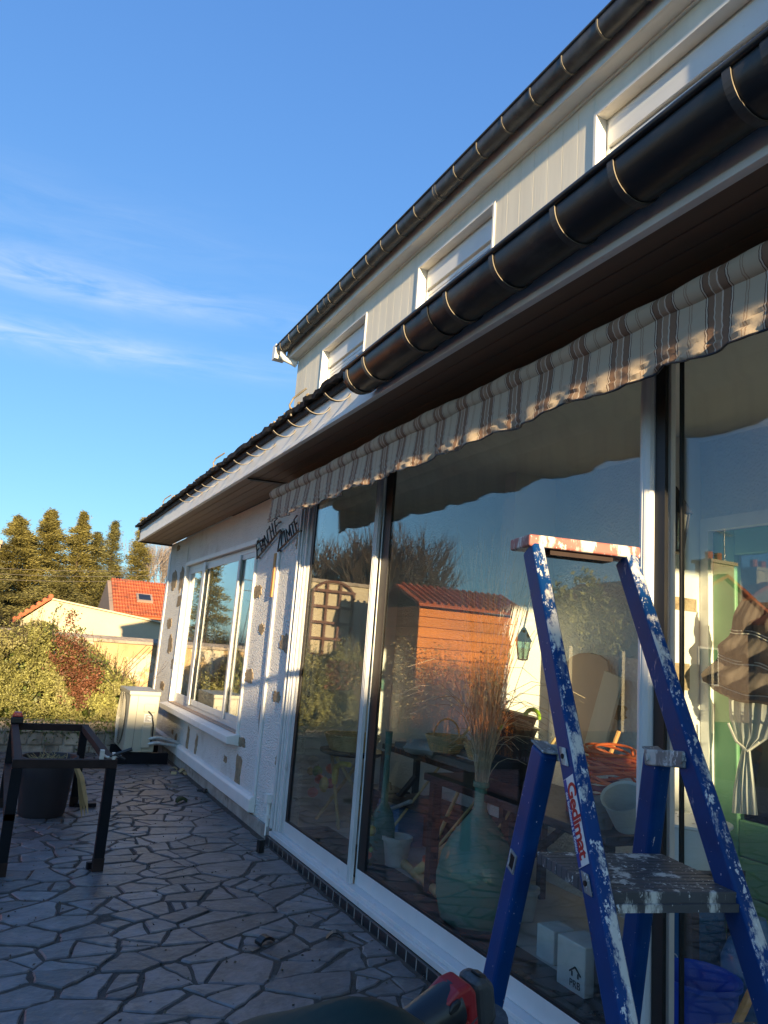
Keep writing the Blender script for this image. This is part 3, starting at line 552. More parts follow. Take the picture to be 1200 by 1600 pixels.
# upper storey
UX = 3.20; UY = 9.74; UZ = 5.47
ws = [(7.38, 8.754), (4.82, 6.171), (2.15, 3.613), (-.4, 1.0)]; WT = 5.29
b = MB(); edge = UY
for (a, c) in ws+[(YE, YE)]:
    y = edge
    lo = c
    k = max(1, round((y-lo)/.185)); w = (y-lo)/k
    for i in range(k): b.box(UX, UX+.2, lo+i*w+.0015, lo+(i+1)*w-.0015, 3.2, UZ)
    edge = a
for a, c in ws: b.box(UX, UX+.2, a, c, WT, UZ); b.box(UX, UX+.2, a, c, 3.2, 3.7)
b.box(UX+.012, UX+.19, YE, UY, 3.2, 3.69)
b.build('upper_wall', 'boarding', house, bevel=.002)
MB().box(UX+.2, UX+6, UY-.2, UY, 2.0, UZ).build('upper_end_wall', 'smooth_render', house)
for a, c in ws:
    f = MB(); f.box(UX+.10, UX+.16, a+.001, c-.001, 3.7, 3.76); f.box(UX+.09, UX+.16, a+.001, c-.001, WT-.06, WT-.001); f.box(UX+.09, UX+.16, c-.06, c-.001, 3.76, WT-.06); f.box(UX+.09, UX+.16, a+.001, a+.06, 3.76, WT-.06)
    f.box(UX-.012, UX+.085, c-.03, c-.0005, 3.7, WT+.0); f.box(UX-.012, UX+.085, a+.0005, a+.03, 3.7, WT); f.box(UX-.012, UX+.085, a+.031, c-.031, WT-.03, WT-.0005)
    w_ = f.build('upper_window', 'white', house, bevel=.003)
    MB().box(UX+.075, UX+.13, a+.061, c-.061, WT-.26, WT-.061).build('shutter_box', 'pvc', w_, bevel=.003)
    s_ = MB()
    for i in range(24): z = WT-.275-i*.052; s_.box(UX+.098, UX+.112, a+.062, c-.062, z-.046, z-.001)
    s_.build('roller_shutter', 'pvc', w_, bevel=.004)
    MB().box(UX+.115, UX+.12, a+.062, c-.062, 3.77, WT-.27).build('shutter_lining', 'dark_wood', w_)
b = MB(); b.box(3.075, 3.098, YE, UY+.17, UZ-.002, UZ+.21); b.box(3.062, 3.0745, YE, UY+.17, UZ+.0, UZ+.035); b.build('upper_fascia', 'white', house, bevel=.002)
b = MB(); b.box(3.099, UX+.02, YE, UY+.15, UZ+.003, UZ+.02); b.box(UX-.02, UX-.003, YE, UY+.15, UZ-.018, UZ+.002); b.build('upper_soffit', 'white', house)
MB().prism([(2.98, YE, UZ+.235), (2.98, YE, UZ+.255), (8.5, YE, UZ+1.9), (8.5, YE, UZ+1.88)], (0, UY+.20-YE, 0)).build('upper_roof', 'roof_tile', house)
ug = trough(2.985, UZ+.165, .075, YE, UY+.20, .045, 'upper_gutter', 'zinc_old', house)
for y in np.arange(UY+.02, -1.0, -.36): strap_mesh(2.985, UZ+.165, .075, .045, y, .014, 0, 140).build('gutter_strap', ['strap', 'strap'], ug)
for y in (8.1, 5.4, 2.7): strap_mesh(2.985, UZ+.165, .075, .03, y, .06, 2, 178, .003).build('gutter_joint', ['zinc_old', 'zinc_old'], ug)
b = MB(); b.prism([(2.90, UY+.205, UZ+.03), (3.07, UY+.205, UZ+.03), (3.07, UY+.205, UZ+.25), (2.90, UY+.205, UZ+.25)], (0, .14, 0)); b.build('rain_hopper', 'pvc', house, bevel=.006)
MB().tube([(2.985, UY+.10, UZ+.12), (2.985, UY+.09, UZ+.05), (3.02, UY+.06, UZ-.01), (3.12, UY+.0, UZ-.06), (3.17, UY-.02, UZ-.09)], .045, 14).build('downpipe_elbow', 'pvc', house, smooth=True)
# ------------------------------------------------------------------ inside the glass front
FZ = .10; BX = 3.20
b = MB(); b.box(WX1, BX, YE, Y1-.2, -.1, FZ); b.build('inner_floor', 'in_floor', house)
b = MB()
for i in range(58):
    y = 5.36-i*.165; b.box(D+.101, D+.255, y-.162, y, FZ-.05, FZ+.004); b.box(D+.258, D+.41, y-.162, y, FZ-.05, FZ+.0035)
b.build('floor_tiles', 'tile_dark', house)
MB().box(WX1, BX, YE, Y1-.2, 2.645, 2.68).build('inner_ceiling', 'in_ceiling', house)
b = MB(); b.box(BX, BX+.18, 2.70, Y1-.2, FZ, 2.646); b.box(BX, BX+.18, YE, 1.55, FZ, 2.646); b.box(BX, BX+.18, 1.55, 2.70, 2.16, 2.646); b.build('inner_wall', 'in_wall', house)
MB().box(3.00, BX, 2.71, 2.81, FZ, 2.646).build('inner_nib', 'in_smooth', house); MB().box(2.985, 2.999, 2.70, 2.82, FZ, 2.646).build('inner_nib_end', 'in_wall', house)
MB().box(2.87, BX, 3.90, 4.0, FZ, 2.646).build('inner_nib', 'in_smooth', house); MB().box(2.855, 2.869, 3.89, 4.01, FZ, 2.646).build('inner_nib_end', 'in_wall', house)
MB().box(WX1, BX, 6.10, 6.2, FZ, 2.646).build('inner_partition', 'in_smooth', house)
b = MB(); b.box(D+.1, BX, YE+.0, YE+.06, FZ, .5); b.box(D+.1, BX, YE, YE+.06, 2.52, 2.646); b.box(2.0, 2.1, YE, YE+.06, .5, 2.5); b.box(2.95, 3.02, YE, YE+.06, .5, 2.5); b.build('added_end_frame', 'alu', house)  # unseen glazed end, added so the low sun reaches the inner nibs
MB().box(2.1, 3.2, YE+.025, YE+.03, .5, 2.52).build('added_end_pane', 'glass_pane', house)  # clear pane of the added end, lets the sunlight through
for i, (cx, cy, w, h) in enumerate(((1070, 944, 36, 20), (1062, 1057, 24, 42), (966, 1113, 26, 22))):
    p = on_y(cx, cy, 2.705); e = on_y(cx+w/2, cy, 2.705)-on_y(cx-w/2, cy, 2.705); hz = (on_y(cx, cy-h/2, 2.705)-on_y(cx, cy+h/2, 2.705)).z
    if i == 2: patch(cx, cy, w, h, BX-.001, seed=90); continue
    x0_ = max(3.002, p.x-abs(e.x)*.5); MB().box(x0_, min(BX-.04, x0_+abs(e.x)), 2.704, 2.709, p.z-hz*.5, p.z+hz*.5).build('mortar_patch', 'cement', house, bevel=.002)
# green glazed door in the inner wall
gd = MB(); gy0_, gy1_ = 1.56, 2.655
gd.box(BX+.02, BX+.07, gy1_-.13, gy1_-.001, FZ, 2.15); gd.box(BX+.02, BX+.07, gy0_+.001, gy0_+.12, FZ, 2.15); gd.box(BX+.02, BX+.07, gy0_+.12, gy1_-.13, 2.02, 2.15)
for i in range(4): gd.box(BX+.025, BX+.065, gy0_+.12, gy1_-.13, FZ+i*.165, FZ+i*.165+.162)
gdo = gd.build('glazed_door', 'green_door', house, bevel=.006); gdo['label'] = 'green painted glazed door with boarded foot'
MB().box(BX+.04, BX+.045, gy0_+.12, gy1_-.13, FZ+.66, 2.02).build('door_glass', 'glass_pane', gdo)
MB().box(BX-.015, BX+.03, gy1_-.0, gy1_+.05, FZ, 2.22).build('door_frame', 'white', gdo); MB().box(BX-.015, BX+.03, gy0_, gy1_, 2.152, 2.22).build('door_frame', 'white', gdo)
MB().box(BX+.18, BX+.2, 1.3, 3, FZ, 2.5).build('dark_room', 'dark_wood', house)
# ------------------------------------------------------------------ awning, sign, batten on the facade
aw = thing('awning', 'rolled up striped brown and cream awning with scalloped valance under the eaves', 'awning', (1.7, 2.2, 2.5))
AY0, AY1, AX = -1.2, 5.44, 1.70
nl = 640; ys = np.linspace(AY0, AY1, nl); rows = 17; vs = []
for i, y in enumerate(ys):
    zb = 2.338-.024*abs(math.sin(math.pi*(y-.18)/.46))**.8; fold = .012*math.sin(y*9.0+1.3*math.sin(y*2.1))+.006*math.sin(y*23+2*math.sin(y*5))+.004*math.sin(y*47)
    for k in range(rows):
        t = k/(rows-1); z = 2.51+(zb-2.51)*t; cr = .0045*math.sin(z*190+3*math.sin(y*17))*max(0, t-.2)*math.sin(y*31+z*40)
        vs.append((AX-.004+fold*t*t-.016*t+cr*2.2, y, z))
fs = [(i*rows+k, i*rows+k+1, (i+1)*rows+k+1, (i+1)*rows+k) for i in range(nl-1) for k in range(rows-1)]
m = MB(); m.add(vs, fs); o = m.build('valance', 'stripes', aw, smooth=True); sm = o.modifiers.new('cloth', 'SOLIDIFY'); sm.thickness = .0025
vb = MB(); vb.tube([Vector(vs[i*rows+rows-1])+Vector((-.001, 0, 0)) for i in range(0, nl, 2)], .004, 6); vb.build('valance_binding', 'black', o)
rl = MB(); pts = [(AX+.012+.004*math.sin(y*3.3), y, 2.538+.004*math.sin(y*2.3)) for y in np.linspace(AY0, AY1, 160)]; rl.tube(pts, [.043+.003*math.sin(y*11)+.002*math.sin(y*27) for y in np.linspace(AY0, AY1, 160)], 14); rl.build('front_roll', 'stripes', aw, smooth=True)
cv = []
for i, y in enumerate(ys[::4]):
    for k in range(7):
        t = k/6; cv.append((AX+.038+.15*t, y, 2.562+.09*t+.010*math.sin(t*9+y*2.3)*(1-t)))
k = len(ys[::4]); m = MB(); m.add(cv, [(i*7+j, i*7+j+1, i*7+8+j, i*7+7+j) for i in range(k-1) for j in range(6)]); o = m.build('canvas', 'stripes', aw, smooth=True); o.modifiers.new('cloth', 'SOLIDIFY').thickness = .002
MB().tube([(D-.07, AY0, 2.625), (D-.07, AY1, 2.625)], .045, 14).build('roller', 'stripes', aw, smooth=True)
for y in (5.36, 2.2, -.4):
    a = MB(); a.beam((AX+.03, y, 2.575), (D-.04, y+.02, 2.60), .03, .022, (0, 1, 0)); a.build('folding_arm', 'black', aw, bevel=.003)
a = MB(); p0, p1 = Vector((1.53, 5.63, 2.672)), Vector((1.84, 5.55, 2.668)); a.beam(p0, p1, .028, .014, (0, 1, 0)); a.beam(p0+Vector((.03, .035, 0)), p1+Vector((0, .03, 0)), .008, .01, (0, 1, 0)); a.build('soffit_bracket', 'black', aw, bevel=.002)
# wrought iron lettering
sg = thing('wall_sign', 'black wrought iron lettering on the white wall beside the glass front', 'sign', (1.94, 6.05, 2.2))
def stroke_set(strokes, name, r=.0062, X=1.925):
    for s in strokes:
        b = MB(); b.tube([on_x(390+x/10.66, 800+y/10.66, X) for x, y in s], r, 6); b.build(name, 'iron', sg)
stroke_set([[(125, 775), (300, 565), (510, 300)], [(470, 655), (640, 485), (790, 335), (870, 315)], [(790, 340), (835, 275)], [(480, 185), (520, 165)], [(510, 300), (530, 330)]], 'base_bar', .0085)
FR_ = [[(185, 470), (112, 550), (128, 765)], [(118, 655), (160, 600)], [(205, 675), (168, 500)], [(172, 500), (205, 462), (222, 540), (185, 590), (240, 640)], [(222, 650), (225, 440), (278, 590)], [(226, 560), (258, 528)], [(258, 615), (245, 395), (315, 545), (292, 335)], [(330, 262), (288, 315), (318, 525), (352, 482)], [(330, 235), (368, 455)], [(370, 185), (410, 400)], [(350, 340), (390, 298)], [(460, 108), (415, 155), (442, 365)], [(428, 252), (462, 212)], [(442, 365), (492, 312)]]
CO_ = [[(518, 300), (468, 655)], [(515, 310), (538, 590)], [(520, 372), (578, 312), (604, 535), (540, 592)], [(632, 500), (605, 285), (662, 395), (662, 220), (706, 425)], [(668, 222), (745, 148)], [(702, 190), (742, 392)], [(792, 58), (738, 132), (786, 335)], [(756, 215), (786, 182)], [(786, 335), (840, 278)]]
stroke_set(FR_, 'letter'); stroke_set(CO_, 'letter')
for px, py in ((135, 760), (480, 645), (800, 330)):
    p = on_x(390+px/10.66, 800+py/10.66, 1.925); MB().tube([p, (D, p.y, p.z)], .006, 6).build('fixing', 'iron', sg)
b = MB(); p0, p1 = on_x(390+455/10.66, 800+690/10.66, D-.012), on_x(390+385/10.66, 800+1420/10.66, D-.012); p1.y = p0.y+.005; b.beam(p0, p1, .050, .034, (0, 1, 0)); o = b.build('wooden_batten', 'wood', loc=(D-.012, p0.y, p1.z), bevel=.004)
props(o, 'orange brown wooden batten fixed upright on the wall under the iron lettering', 'batten')
# ------------------------------------------------------------------ air conditioner outside unit
ac = thing('air_conditioner', 'cream outdoor air conditioner unit on a black rail beside the side window', 'air conditioner', (1.5, 9.1, 0))
ax0, ax1, ay0, ay1, az0, az1 = 1.345, 1.665, 8.72, 9.50, .125, .765
MB().box(ax0, ax1, ay0, ay1, az0, az1).build('casing', 'ac', ac, bevel=.012, segs=3)
b = MB(); b.box(ax0-.012, ax1+.006, ay0-.006, ay1+.006, az1-.03, az1+.012); b.build('top_cover', 'ac', ac, bevel=.008, segs=3)
b = MB(); b.box(ax0+.085, ax0+.090, ay0-.0015, ay0+.002, az0+.01, az1-.03); b.box(ax0+.0, ax1, ay0-.0015, ay0+.002, az1-.040, az1-.033); b.box(ax0+.19, ax0+.193, ay0-.0015, ay0+.002, az0+.01, az0+.33); b.build('panel_seam', 'ac_dark', ac)
b = MB(); b.box(ax0+.16, ax1-.035, ay0-.018, ay0-.0005, az0+.43, az0+.52); b.build('handle_recess', 'ac', ac, bevel=.006)
b = MB(); b.box(ax0+.175, ax1-.05, ay0-.004, ay0-.0005, az0+.32, az0+.41); lb = b.build('rating_label', 'sticker', ac)
b = MB()
for i in range(7): b.box(ax0+.185, ax1-.07-.02*(i % 3), ay0-.0052, ay0-.0045, az0+.332+i*.0105, az0+.336+i*.0105)
b.build('printed_lines', 'dark_ink', lb)
b = MB(); b.box(ax0+.165, ax1-.055, ay0-.045, ay0-.0005, az0+.05, az0+.29); b.build('valve_cover', 'ac', ac, bevel=.012, segs=3)
b = MB(); b.tube([(ax0+.21, ay0-.02, az0+.44), (ax0+.25, ay0-.05, az0+.40), (ax0+.275, ay0-.05, az0+.30), (ax0+.28, ay0-.045, az0+.18), (ax0+.27, ay0-.02, az0+.08)], .008, 8); b.build('power_cable', 'black', ac, smooth=True)
for dz in (.0, -.055): MB().tube([(ax0+.25, ay0-.03, az0+.15+dz), (ax0+.33, ay0-.06, az0+.17+dz), (ax1+.12, ay0-.03, az0+.15+dz), (D-.005, ay0+.02, az0+.10+dz*.6)], .019, 10).build('refrigerant_pipe', 'foil', ac, smooth=True)
b = MB(); cy, cz = (ay0+ay1)/2+.05, (az0+az1)/2
for r in np.arange(.03, .30, .026): b.tube([(ax0-.016, cy+r*math.cos(a), cz+r*math.sin(a)) for a in np.linspace(0, 2*math.pi, 33)], .0035, 4, False)
for k in range(12): a = k*math.pi/6; b.beam((ax0-.016, cy+.03*math.cos(a), cz+.03*math.sin(a)), (ax0-.012, cy+.30*math.cos(a+.25), cz+.30*math.sin(a+.25)), .004, .004, (1, 0, 0))
b.build('fan_grille', 'ac', ac); MB().lathe((ax0-.003, cy, cz), [(.0, .0), (.285, .0), (.29, -.002)], 32, axis='x').build('fan_opening', 'black', ac)
b = MB(); b.box(1.30, 1.84, 8.74, 8.82, .0, .115); b.build('support_rail', 'steel_black', ac, bevel=.006); MB().box(1.30, 1.84, 9.36, 9.44, 0, .115).build('support_rail', 'steel_black', ac, bevel=.006)
# ------------------------------------------------------------------ metal table frame, pot and small things on the paving
tb = thing('metal_table_frame', 'bare black and rust brown steel table frame standing on the paving', 'table frame', (.45, 5.8, 0))
tx0, tx1, ty0, ty1, tz = .185, .705, 4.94, 6.70, .635
def tube_sq(p0, p1, w, name, mk, parent, wd=(0, 1, 0)): return MB().beam(p0, p1, w, w, wd).build(name, mk, parent, bevel=.003)
for x in (tx0, tx1):
    for y in (ty0, ty1):
        lg_ = tube_sq((x, y, .0), (x, y, tz-.0505), .058, 'leg', 'steel_black', tb); MB().box(x-.031, x+.031, y-.031, y+.031, .0, .075).build('leg_foot', 'steel_rust', lg_)
tube_sq((tx0-.029, ty0, tz-.025), (tx1+.029, ty0, tz-.025), .05, 'rail', 'steel_rust', tb); tube_sq((tx0-.029, ty1, tz-.025), (tx1+.029, ty1, tz-.025), .05, 'rail', 'steel_rust', tb)
tube_sq((tx0, ty0+.026, tz-.0255), (tx0, ty1-.026, tz-.0255), .049, 'rail', 'steel_rust', tb, (1, 0, 0)); tube_sq((tx1, ty0+.026, tz-.0255), (tx1, ty1-.026, tz-.0255), .049, 'rail', 'steel_rust', tb, (1, 0, 0))
MB().box(tx0-.03, tx0+.03, ty0-.029, ty1+.02, .30, .335).build('side_bar', 'steel_black', tb)
bp = thing('battery_pack', 'small black and red battery pack on the far corner of the table frame', 'battery', (tx0+.01, ty1, tz)); b = MB(); b.box(tx0-.035, tx0+.055, ty1-.06, ty1+.06, tz, tz+.05); b.build('battery_body', 'black', bp, bevel=.008); b = MB(); b.prism([(tx0-.03, ty1-.055, tz+.051), (tx0+.05, ty1-.055, tz+.051), (tx0+.035, ty1-.05, tz+.085), (tx0-.015, ty1-.05, tz+.085)], (0, .1, 0)); b.build('battery_top', 'tool_red', bp, bevel=.006)
cp = thing('clamp', 'small silver clamp with black grip on the corner of the table frame', 'clamp', (tx1, ty0, tz))
b = MB(); b.tube([(tx1-.06, ty0+.01, tz+.03), (tx1-.03, ty0, tz+.012), (tx1+.05, ty0-.01, tz+.02)], .008, 8); b.box(tx1-.075, tx1-.05, ty0-.01, ty0+.02, tz+.0, tz+.055); b.box(tx1-.005, tx1+.015, ty0-.02, ty0+.015, tz+.001, tz+.04); b.build('clamp_frame', 'foil', cp, bevel=.002)
b = MB(); b.tube([(tx1-.02, ty0-.01, tz+.02), (tx1+.05, ty0-.02, tz+.045), (tx1+.105, ty0-.02, tz+.065)], [.008, .011, .012], 8); b.tube([(tx1+.02, ty0-.02, tz+.03), (tx1+.07, ty0-.03, tz+.005)], .008, 8); b.build('grip', 'black', cp, smooth=True)
pt = thing('flower_pot', 'dark plastic flower pot with dried plant under the table frame', 'flower pot', (.455, 6.42, 0))
MB().lathe((.455, 6.42, 0), [(0, 0), (.15, .0), (.165, .02), (.20, .40), (.212, .405), (.212, .43), (.195, .43), (.185, .39), (.0, .38)], 32).build('pot', 'pot', pt, smooth=True)
b = MB(); b.lathe((.455, 6.42, .392), [(.19, 0), (.1, .012), (0, .016)], 24); so_ = b.build('potting_soil', 'soil', pt)
tw = Twigs()
for i in range(60):
    a = random.uniform(0, 6.28); r = random.uniform(0, .16); x, y = .455+r*math.cos(a), 6.42+r*math.sin(a); tw.seg((x, y, .39), (x+random.gauss(0, .05), y+random.gauss(0, .05), .41+random.random()*.05), .004, .002)
props(tw.build('dry_stems', 'straw', pt), kind='stuff')
b = MB()
for j in range(3):
    x0 = .62+.008*j; pts = [Vector((.60+.012*j, 6.25, .43-.01*j)), Vector((x0+.05, 6.2, .30)), Vector((x0+.075+.01*j, 6.17, .16-.005*j)), Vector((x0+.10+.012*j, 6.15, .03+.01*j))]; vs = []
    for k, p in enumerate(pts): w = (.006, .017, .015, .002)[k]; vs += [p+Vector((-w, -w, .004*j)), p+Vector((w, w, .004*j))]
    b.add(vs, [(2*k, 2*k+1, 2*k+3, 2*k+2) for k in range(3)])
b.build('hanging_leaf', 'straw', pt)
def chip(px, py, name, label, cat, L_, w, h, ang, mk, curl=0):
    p = on_z(px, py, 0); u = Vector((math.cos(ang), math.sin(ang), 0)); k = Vector((-u.y, u.x, 0)); b = MB(); n = 6; vs = []
    for i in range(n+1):
        t = i/n-.5; z = h+curl*(1-4*t*t); jw = w*random.uniform(.75, 1.1)
        for s in (-1, 1): vs += [p+u*t*L_+k*s*jw/2+Vector((0, 0, z)), p+u*t*L_+k*s*jw/2+Vector((0, 0, max(.001, z-h*.9)))]
    fs = []
    for i in range(n): a = 4*i; fs += [(a, a+2, a+6, a+4), (a+1, a+5, a+7, a+3), (a, a+4, a+5, a+1), (a+2, a+3, a+7, a+6)]
    fs += [(0, 1, 3, 2), (4*n, 4*n+2, 4*n+3, 4*n+1)]; b.add(vs, fs); props(b.build(name, mk, loc=(p.x, p.y, 0)), label, cat)
chip(414, 1474, 'slate_shard', 'dark curved shard lying on the paving left of the other shard', 'shard', .085, .05, .016, .3, 'zinc', .02)
chip(524, 1467, 'slate_shard', 'thin dark curved shard on the paving nearest the glass front', 'shard', .09, .05, .006, -.4, 'zinc', .03)
chip(283, 1254, 'mortar_lump', 'black crumbly lump on the paving near the wall below the window', 'lump', .09, .06, .03, .2, 'soil', .02)
chip(316, 1236, 'mortar_lump', 'bluish flat flake on the paving close to the wall', 'flake', .10, .07, .012, 1.0, 'slate', .01)
chip(268, 1229, 'wood_scrap', 'pale wood scrap on the paving near the air conditioner', 'scrap', .12, .04, .012, 2.4, 'plank_grey', .01)
chip(406, 1334, 'pipe_stub', 'short black stub standing near the corner of the glass front', 'stub', .04, .04, .09, .2, 'black')
chip(133, 1261, 'metal_offcut', 'black metal offcut on the paving by the back leg of the table frame', 'offcut', .16, .05, .03, .05, 'steel_black')
chip(141, 1358, 'metal_offcut', 'tiny black offcut beside the front leg of the table frame', 'offcut', .05, .04, .04, .1, 'steel_black')
ash = thing('glass_dish', 'small clear glass dish on the paving beside the flower pot', 'dish', on_z(68, 1274, 0)); c_ = BASE[ash]; MB().lathe(c_, [(0, .004), (.075, .004), (.09, .045), (.083, .045), (.07, .012), (0, .012)], 20).build('dish_body', 'glass_jar', ash, smooth=True)
for i in range(9):
    p = on_z(random.uniform(250, 290), random.uniform(1192, 1218), 0); chip(*[(283+random.uniform(-14, 10)), 1203+random.uniform(-7, 7)], 'dead_leaf', 'brown dead leaves littering the wall foot behind the air conditioner pipes', 'dead leaf', .08, .04, .006, random.uniform(0, 3), 'straw', .02)
for o in COL.objects:
    if o.name.startswith('dead_leaf'): o['group'] = 'dead leaves at the wall foot'
# ------------------------------------------------------------------ step ladder
LO = Vector((1.359, 1.247, 0)); th = .219; LU = Vector((math.cos(th), -math.sin(th), 0)); LV = Vector((math.sin(th), math.cos(th), 0)); ZP = .95; ZT = 1.725
def F_(s, z): return LO+LU*(s*(.334-.048*(z-ZP))/2)+LV*(.53*(z-ZP))+Vector((0, 0, z))
def B_(s, z): return LO+LU*(s*(.353-.122*(z-ZP))/2)+LV*(.335-.272*(z-ZP))+Vector((0, 0, z))
ld = thing('step_ladder', 'blue steel platform step ladder splashed with white paint in front of the glass doors', 'ladder', LO)
RW, RD = .038, .068
rails = {}
for s in (-1, 1):
    a, c = F_(s, .0), F_(s, ZT); b = MB(); b.beam(a, c, RW, RD, LU); b.m = [0]*6
    nrm = []
    for fi, f in enumerate(b.f):
        p = [Vector(b.v[i]) for i in f]; nn = (p[1]-p[0]).cross(p[2]-p[0]).normalized(); b.m[fi] = 1 if nn.dot(LV) < -.5 or (s > 0 and nn.dot(LU) < -2) else 0
    rails[s] = b.build('rail', ['blue', 'blue_worn'], ld, bevel=.008, segs=3)
    a, c = B_(s, .0), B_(s, 1.195); b = MB(); b.beam(a, c, .044, .074, LU); rl_ = b.build('rear_leg', 'blue', ld, bevel=.012, segs=3)
    b = MB(); nrm = (B_(s, 1.2)-B_(s, .9)).normalized(); b.beam(c, c+nrm*.006, .048, .078, LU); b.build('leg_cap', 'paintwhite', rl_, bevel=.003)
    for p_, nm in ((a, 'rear'), ):
        MB().beam(a, a+nrm*.05, .050, .080, LU).build('rubber_foot', 'black', rl_, bevel=.006)
    MB().beam(F_(s, 0), F_(s, .05), RW+.006, RD+.006, LU).build('rubber_foot', 'black', rails[s], bevel=.006)
    # hinge arm between rail and rear leg
    h0, h1 = B_(s, 1.185)+LU*s*-.024, F_(s, 1.20)+LU*s*-.022; b = MB(); b.beam(h0-(h1-h0)*.12, h1+(h1-h0)*.05, .010, .040, LU); ha = b.build('hinge_arm', 'paintwhite', ld, bevel=.004)
    for q in (h0, h1): MB().tube([q-LU*.009, q+LU*.009], .009, 10).build('hinge_pin', 'paintwhite', ha, smooth=True)
    for z in (1.195, .955): 
        q = F_(s, z)+LU*s*(RW/2+.001)*(1 if s < 0 else 1); ax_ = (F_(s, 1)-F_(s, .9)).normalized(); b = MB(); b.obox(q+LU*s*.002, LU*.002, LV*.015, ax_*.022); b.build('bolt_plate', 'paintwhite', rails[s], bevel=.002)
        MB().tube([q+LU*s*.003, q+LU*s*.007], .006, 8).build('bolt', 'steel_rust', rails[s])
axr = (B_(-1, 1)-B_(-1, .9)).normalized(); q = B_(-1, .905)-LU*.0235; k = LU.cross(axr).normalized(); b = MB()
for u, v in ((-1, 0), (1, 0)): b.obox(q+k*u*.016, LU*.002, k*.003, axr*.024)
for v in (-1, 1): b.obox(q+axr*v*.021, LU*.002, k*.013, axr*.003)
b.build('square_socket', 'paintwhite', ld); MB().obox(q+LU*.001, LU*.001, k*.013, axr*.018).build('socket_hole', 'steel_black', ld)
# top bar, platform, lower steps
tl, tr = F_(-1, ZT)-LU*.028, F_(1, ZT)+LU*.028; b = MB()
b.hexa([tl-LV*.034, tr-LV*.034, tr+LV*.075, tl+LV*.10]+[q+Vector((0, 0, .034)) for q in (tl-LV*.034, tr-LV*.034, tr+LV*.075, tl+LV*.10)]); b.build('top_bar', 'cap_red', ld, bevel=.006, segs=3)
b = MB(); b.obox((tl+tr)/2+LV*.02-Vector((0, 0, .008)), LU*.10, LV*.03, Vector((0, 0, .007))); b.build('top_bar_core', 'steel_rust', ld)
c0, e0, dp = LO, -.036, .268; b = MB()
for i in range(12):
    v0 = e0+(dp-e0)*i/12; v1 = e0+(dp-e0)*(i+1)/12-.0018; w0 = .348; b.hexa([c0+LU*-w0/2+LV*v0+Vector((0, 0, ZP-.026)), c0+LU*w0/2+LV*v0+Vector((0, 0, ZP-.026)), c0+LU*w0/2+LV*v1+Vector((0, 0, ZP-.026)), c0+LU*-w0/2+LV*v1+Vector((0, 0, ZP-.026))]+[c0+LU*s*w0/2+LV*v+Vector((0, 0, ZP+random.uniform(-.0006, .0006))) for s, v in ((-1, v0), (1, v0), (1, v1), (-1, v1))])
b.build('platform', 'tread', ld, bevel=.002)
b = MB(); b.obox(c0+LV*(e0+.003)+Vector((0, 0, ZP-.03)), LU*.17, LV*.012, Vector((0, 0, .008))); b.build('platform_lip', 'tread', ld)
for z in (.70, .46, .22):
    p = (F_(-1, z)+F_(1, z))/2; w = (F_(1, z)-F_(-1, z)).length/2-.012; MB().obox(p+LV*.02, LU*w, LV*.04, Vector((0, 0, .014))).build('step', 'tread', ld, bevel=.004)
z = .35; MB().beam(B_(-1, z), B_(1, z), .02, .03, (0, 0, 1)).build('rear_brace', 'blue', ld, bevel=.003)
# sticker on the outer side of the left rail
axf = (F_(-1, 1.2)-F_(-1, 1.0)).normalized(); kf = axf.cross(LU).normalized(); kf = kf if kf.dot(LV) < 0 else -kf   # towards the front of the rail
s0, s1 = F_(-1, 1.152), F_(-1, 0.985); sc_ = (s0+s1)/2-LU*(RW/2+.0012); hl = (s0-s1).length/2
st_ = MB().obox(sc_, LU*.0006, kf*.023, axf*hl).build('sticker', 'sticker', rails[-1])
MB().obox(sc_-LU*.0008-kf*.0165, LU*.0004, kf*.0062, axf*hl*.985).build('blue_stripe', 'blue_ink', st_)
o = text('lettering', 'Gedimat', .050, sc_-LU*.0012+kf*.006, -axf, kf, 'red_ink', st_, .0004, space=.92, offset=.0010)
o = text('lettering', 'des fondations à la finition', .0125, sc_-LU*.0016-kf*.0165, -axf, kf, 'white_ink', st_, .0003, offset=.0002)
# ------------------------------------------------------------------ foreground: work bench with green sheet and the grinder
bn = thing('work_bench', 'low wooden work bench under the dark green sheet', 'bench', (.35, .60, 0))
b = MB(); b.box(-.15, .64, .38, .90, .86, .90); b.build('bench_top', 'plank_grey', bn, bevel=.004)
for x in (-.08, .57):
    for y in (.44, .84): MB().box(x-.03, x+.03, y-.03, y+.03, 0, .86).build('leg', 'plank_grey', bn, bevel=.004)
n1, n2 = 44, 30; vs = []
for i in range(n1):
    for j in range(n2):
        u, v = i/(n1-1), j/(n2-1); x = -.14+.77*u; y = .40+.49*v
        dome = max(0, 1-((x-.385)/.17)**2)*max(0, 1-((y-.76)/.20)**2)
        z = .902+.118*dome**.6+.006*math.sin(u*23+3*math.sin(v*9))*dome+.004*math.sin(v*31+u*17)*dome; vs.append((x, y, z))
b = MB(); b.add(vs, [(i*n2+j, (i+1)*n2+j, (i+1)*n2+j+1, i*n2+j+1) for i in range(n1-1) for j in range(n2-1)]); o = b.build('plastic_sheet', 'bag', loc=(.2, .6, .9), smooth=True); props(o, 'crumpled dark green plastic sheet heaped on the bench', 'plastic sheet')
gr = thing('angle_grinder', 'red and black cordless angle grinder lying at the bottom edge of the view', 'angle grinder', (.47, .80, .95))
def gpt(x, y, d): return (Vector((0, 0, H))+ray(x, y)/FPX*d)
GA, GB_ = gpt(575, 1654, .88), gpt(706, 1566, .96); GS = .58
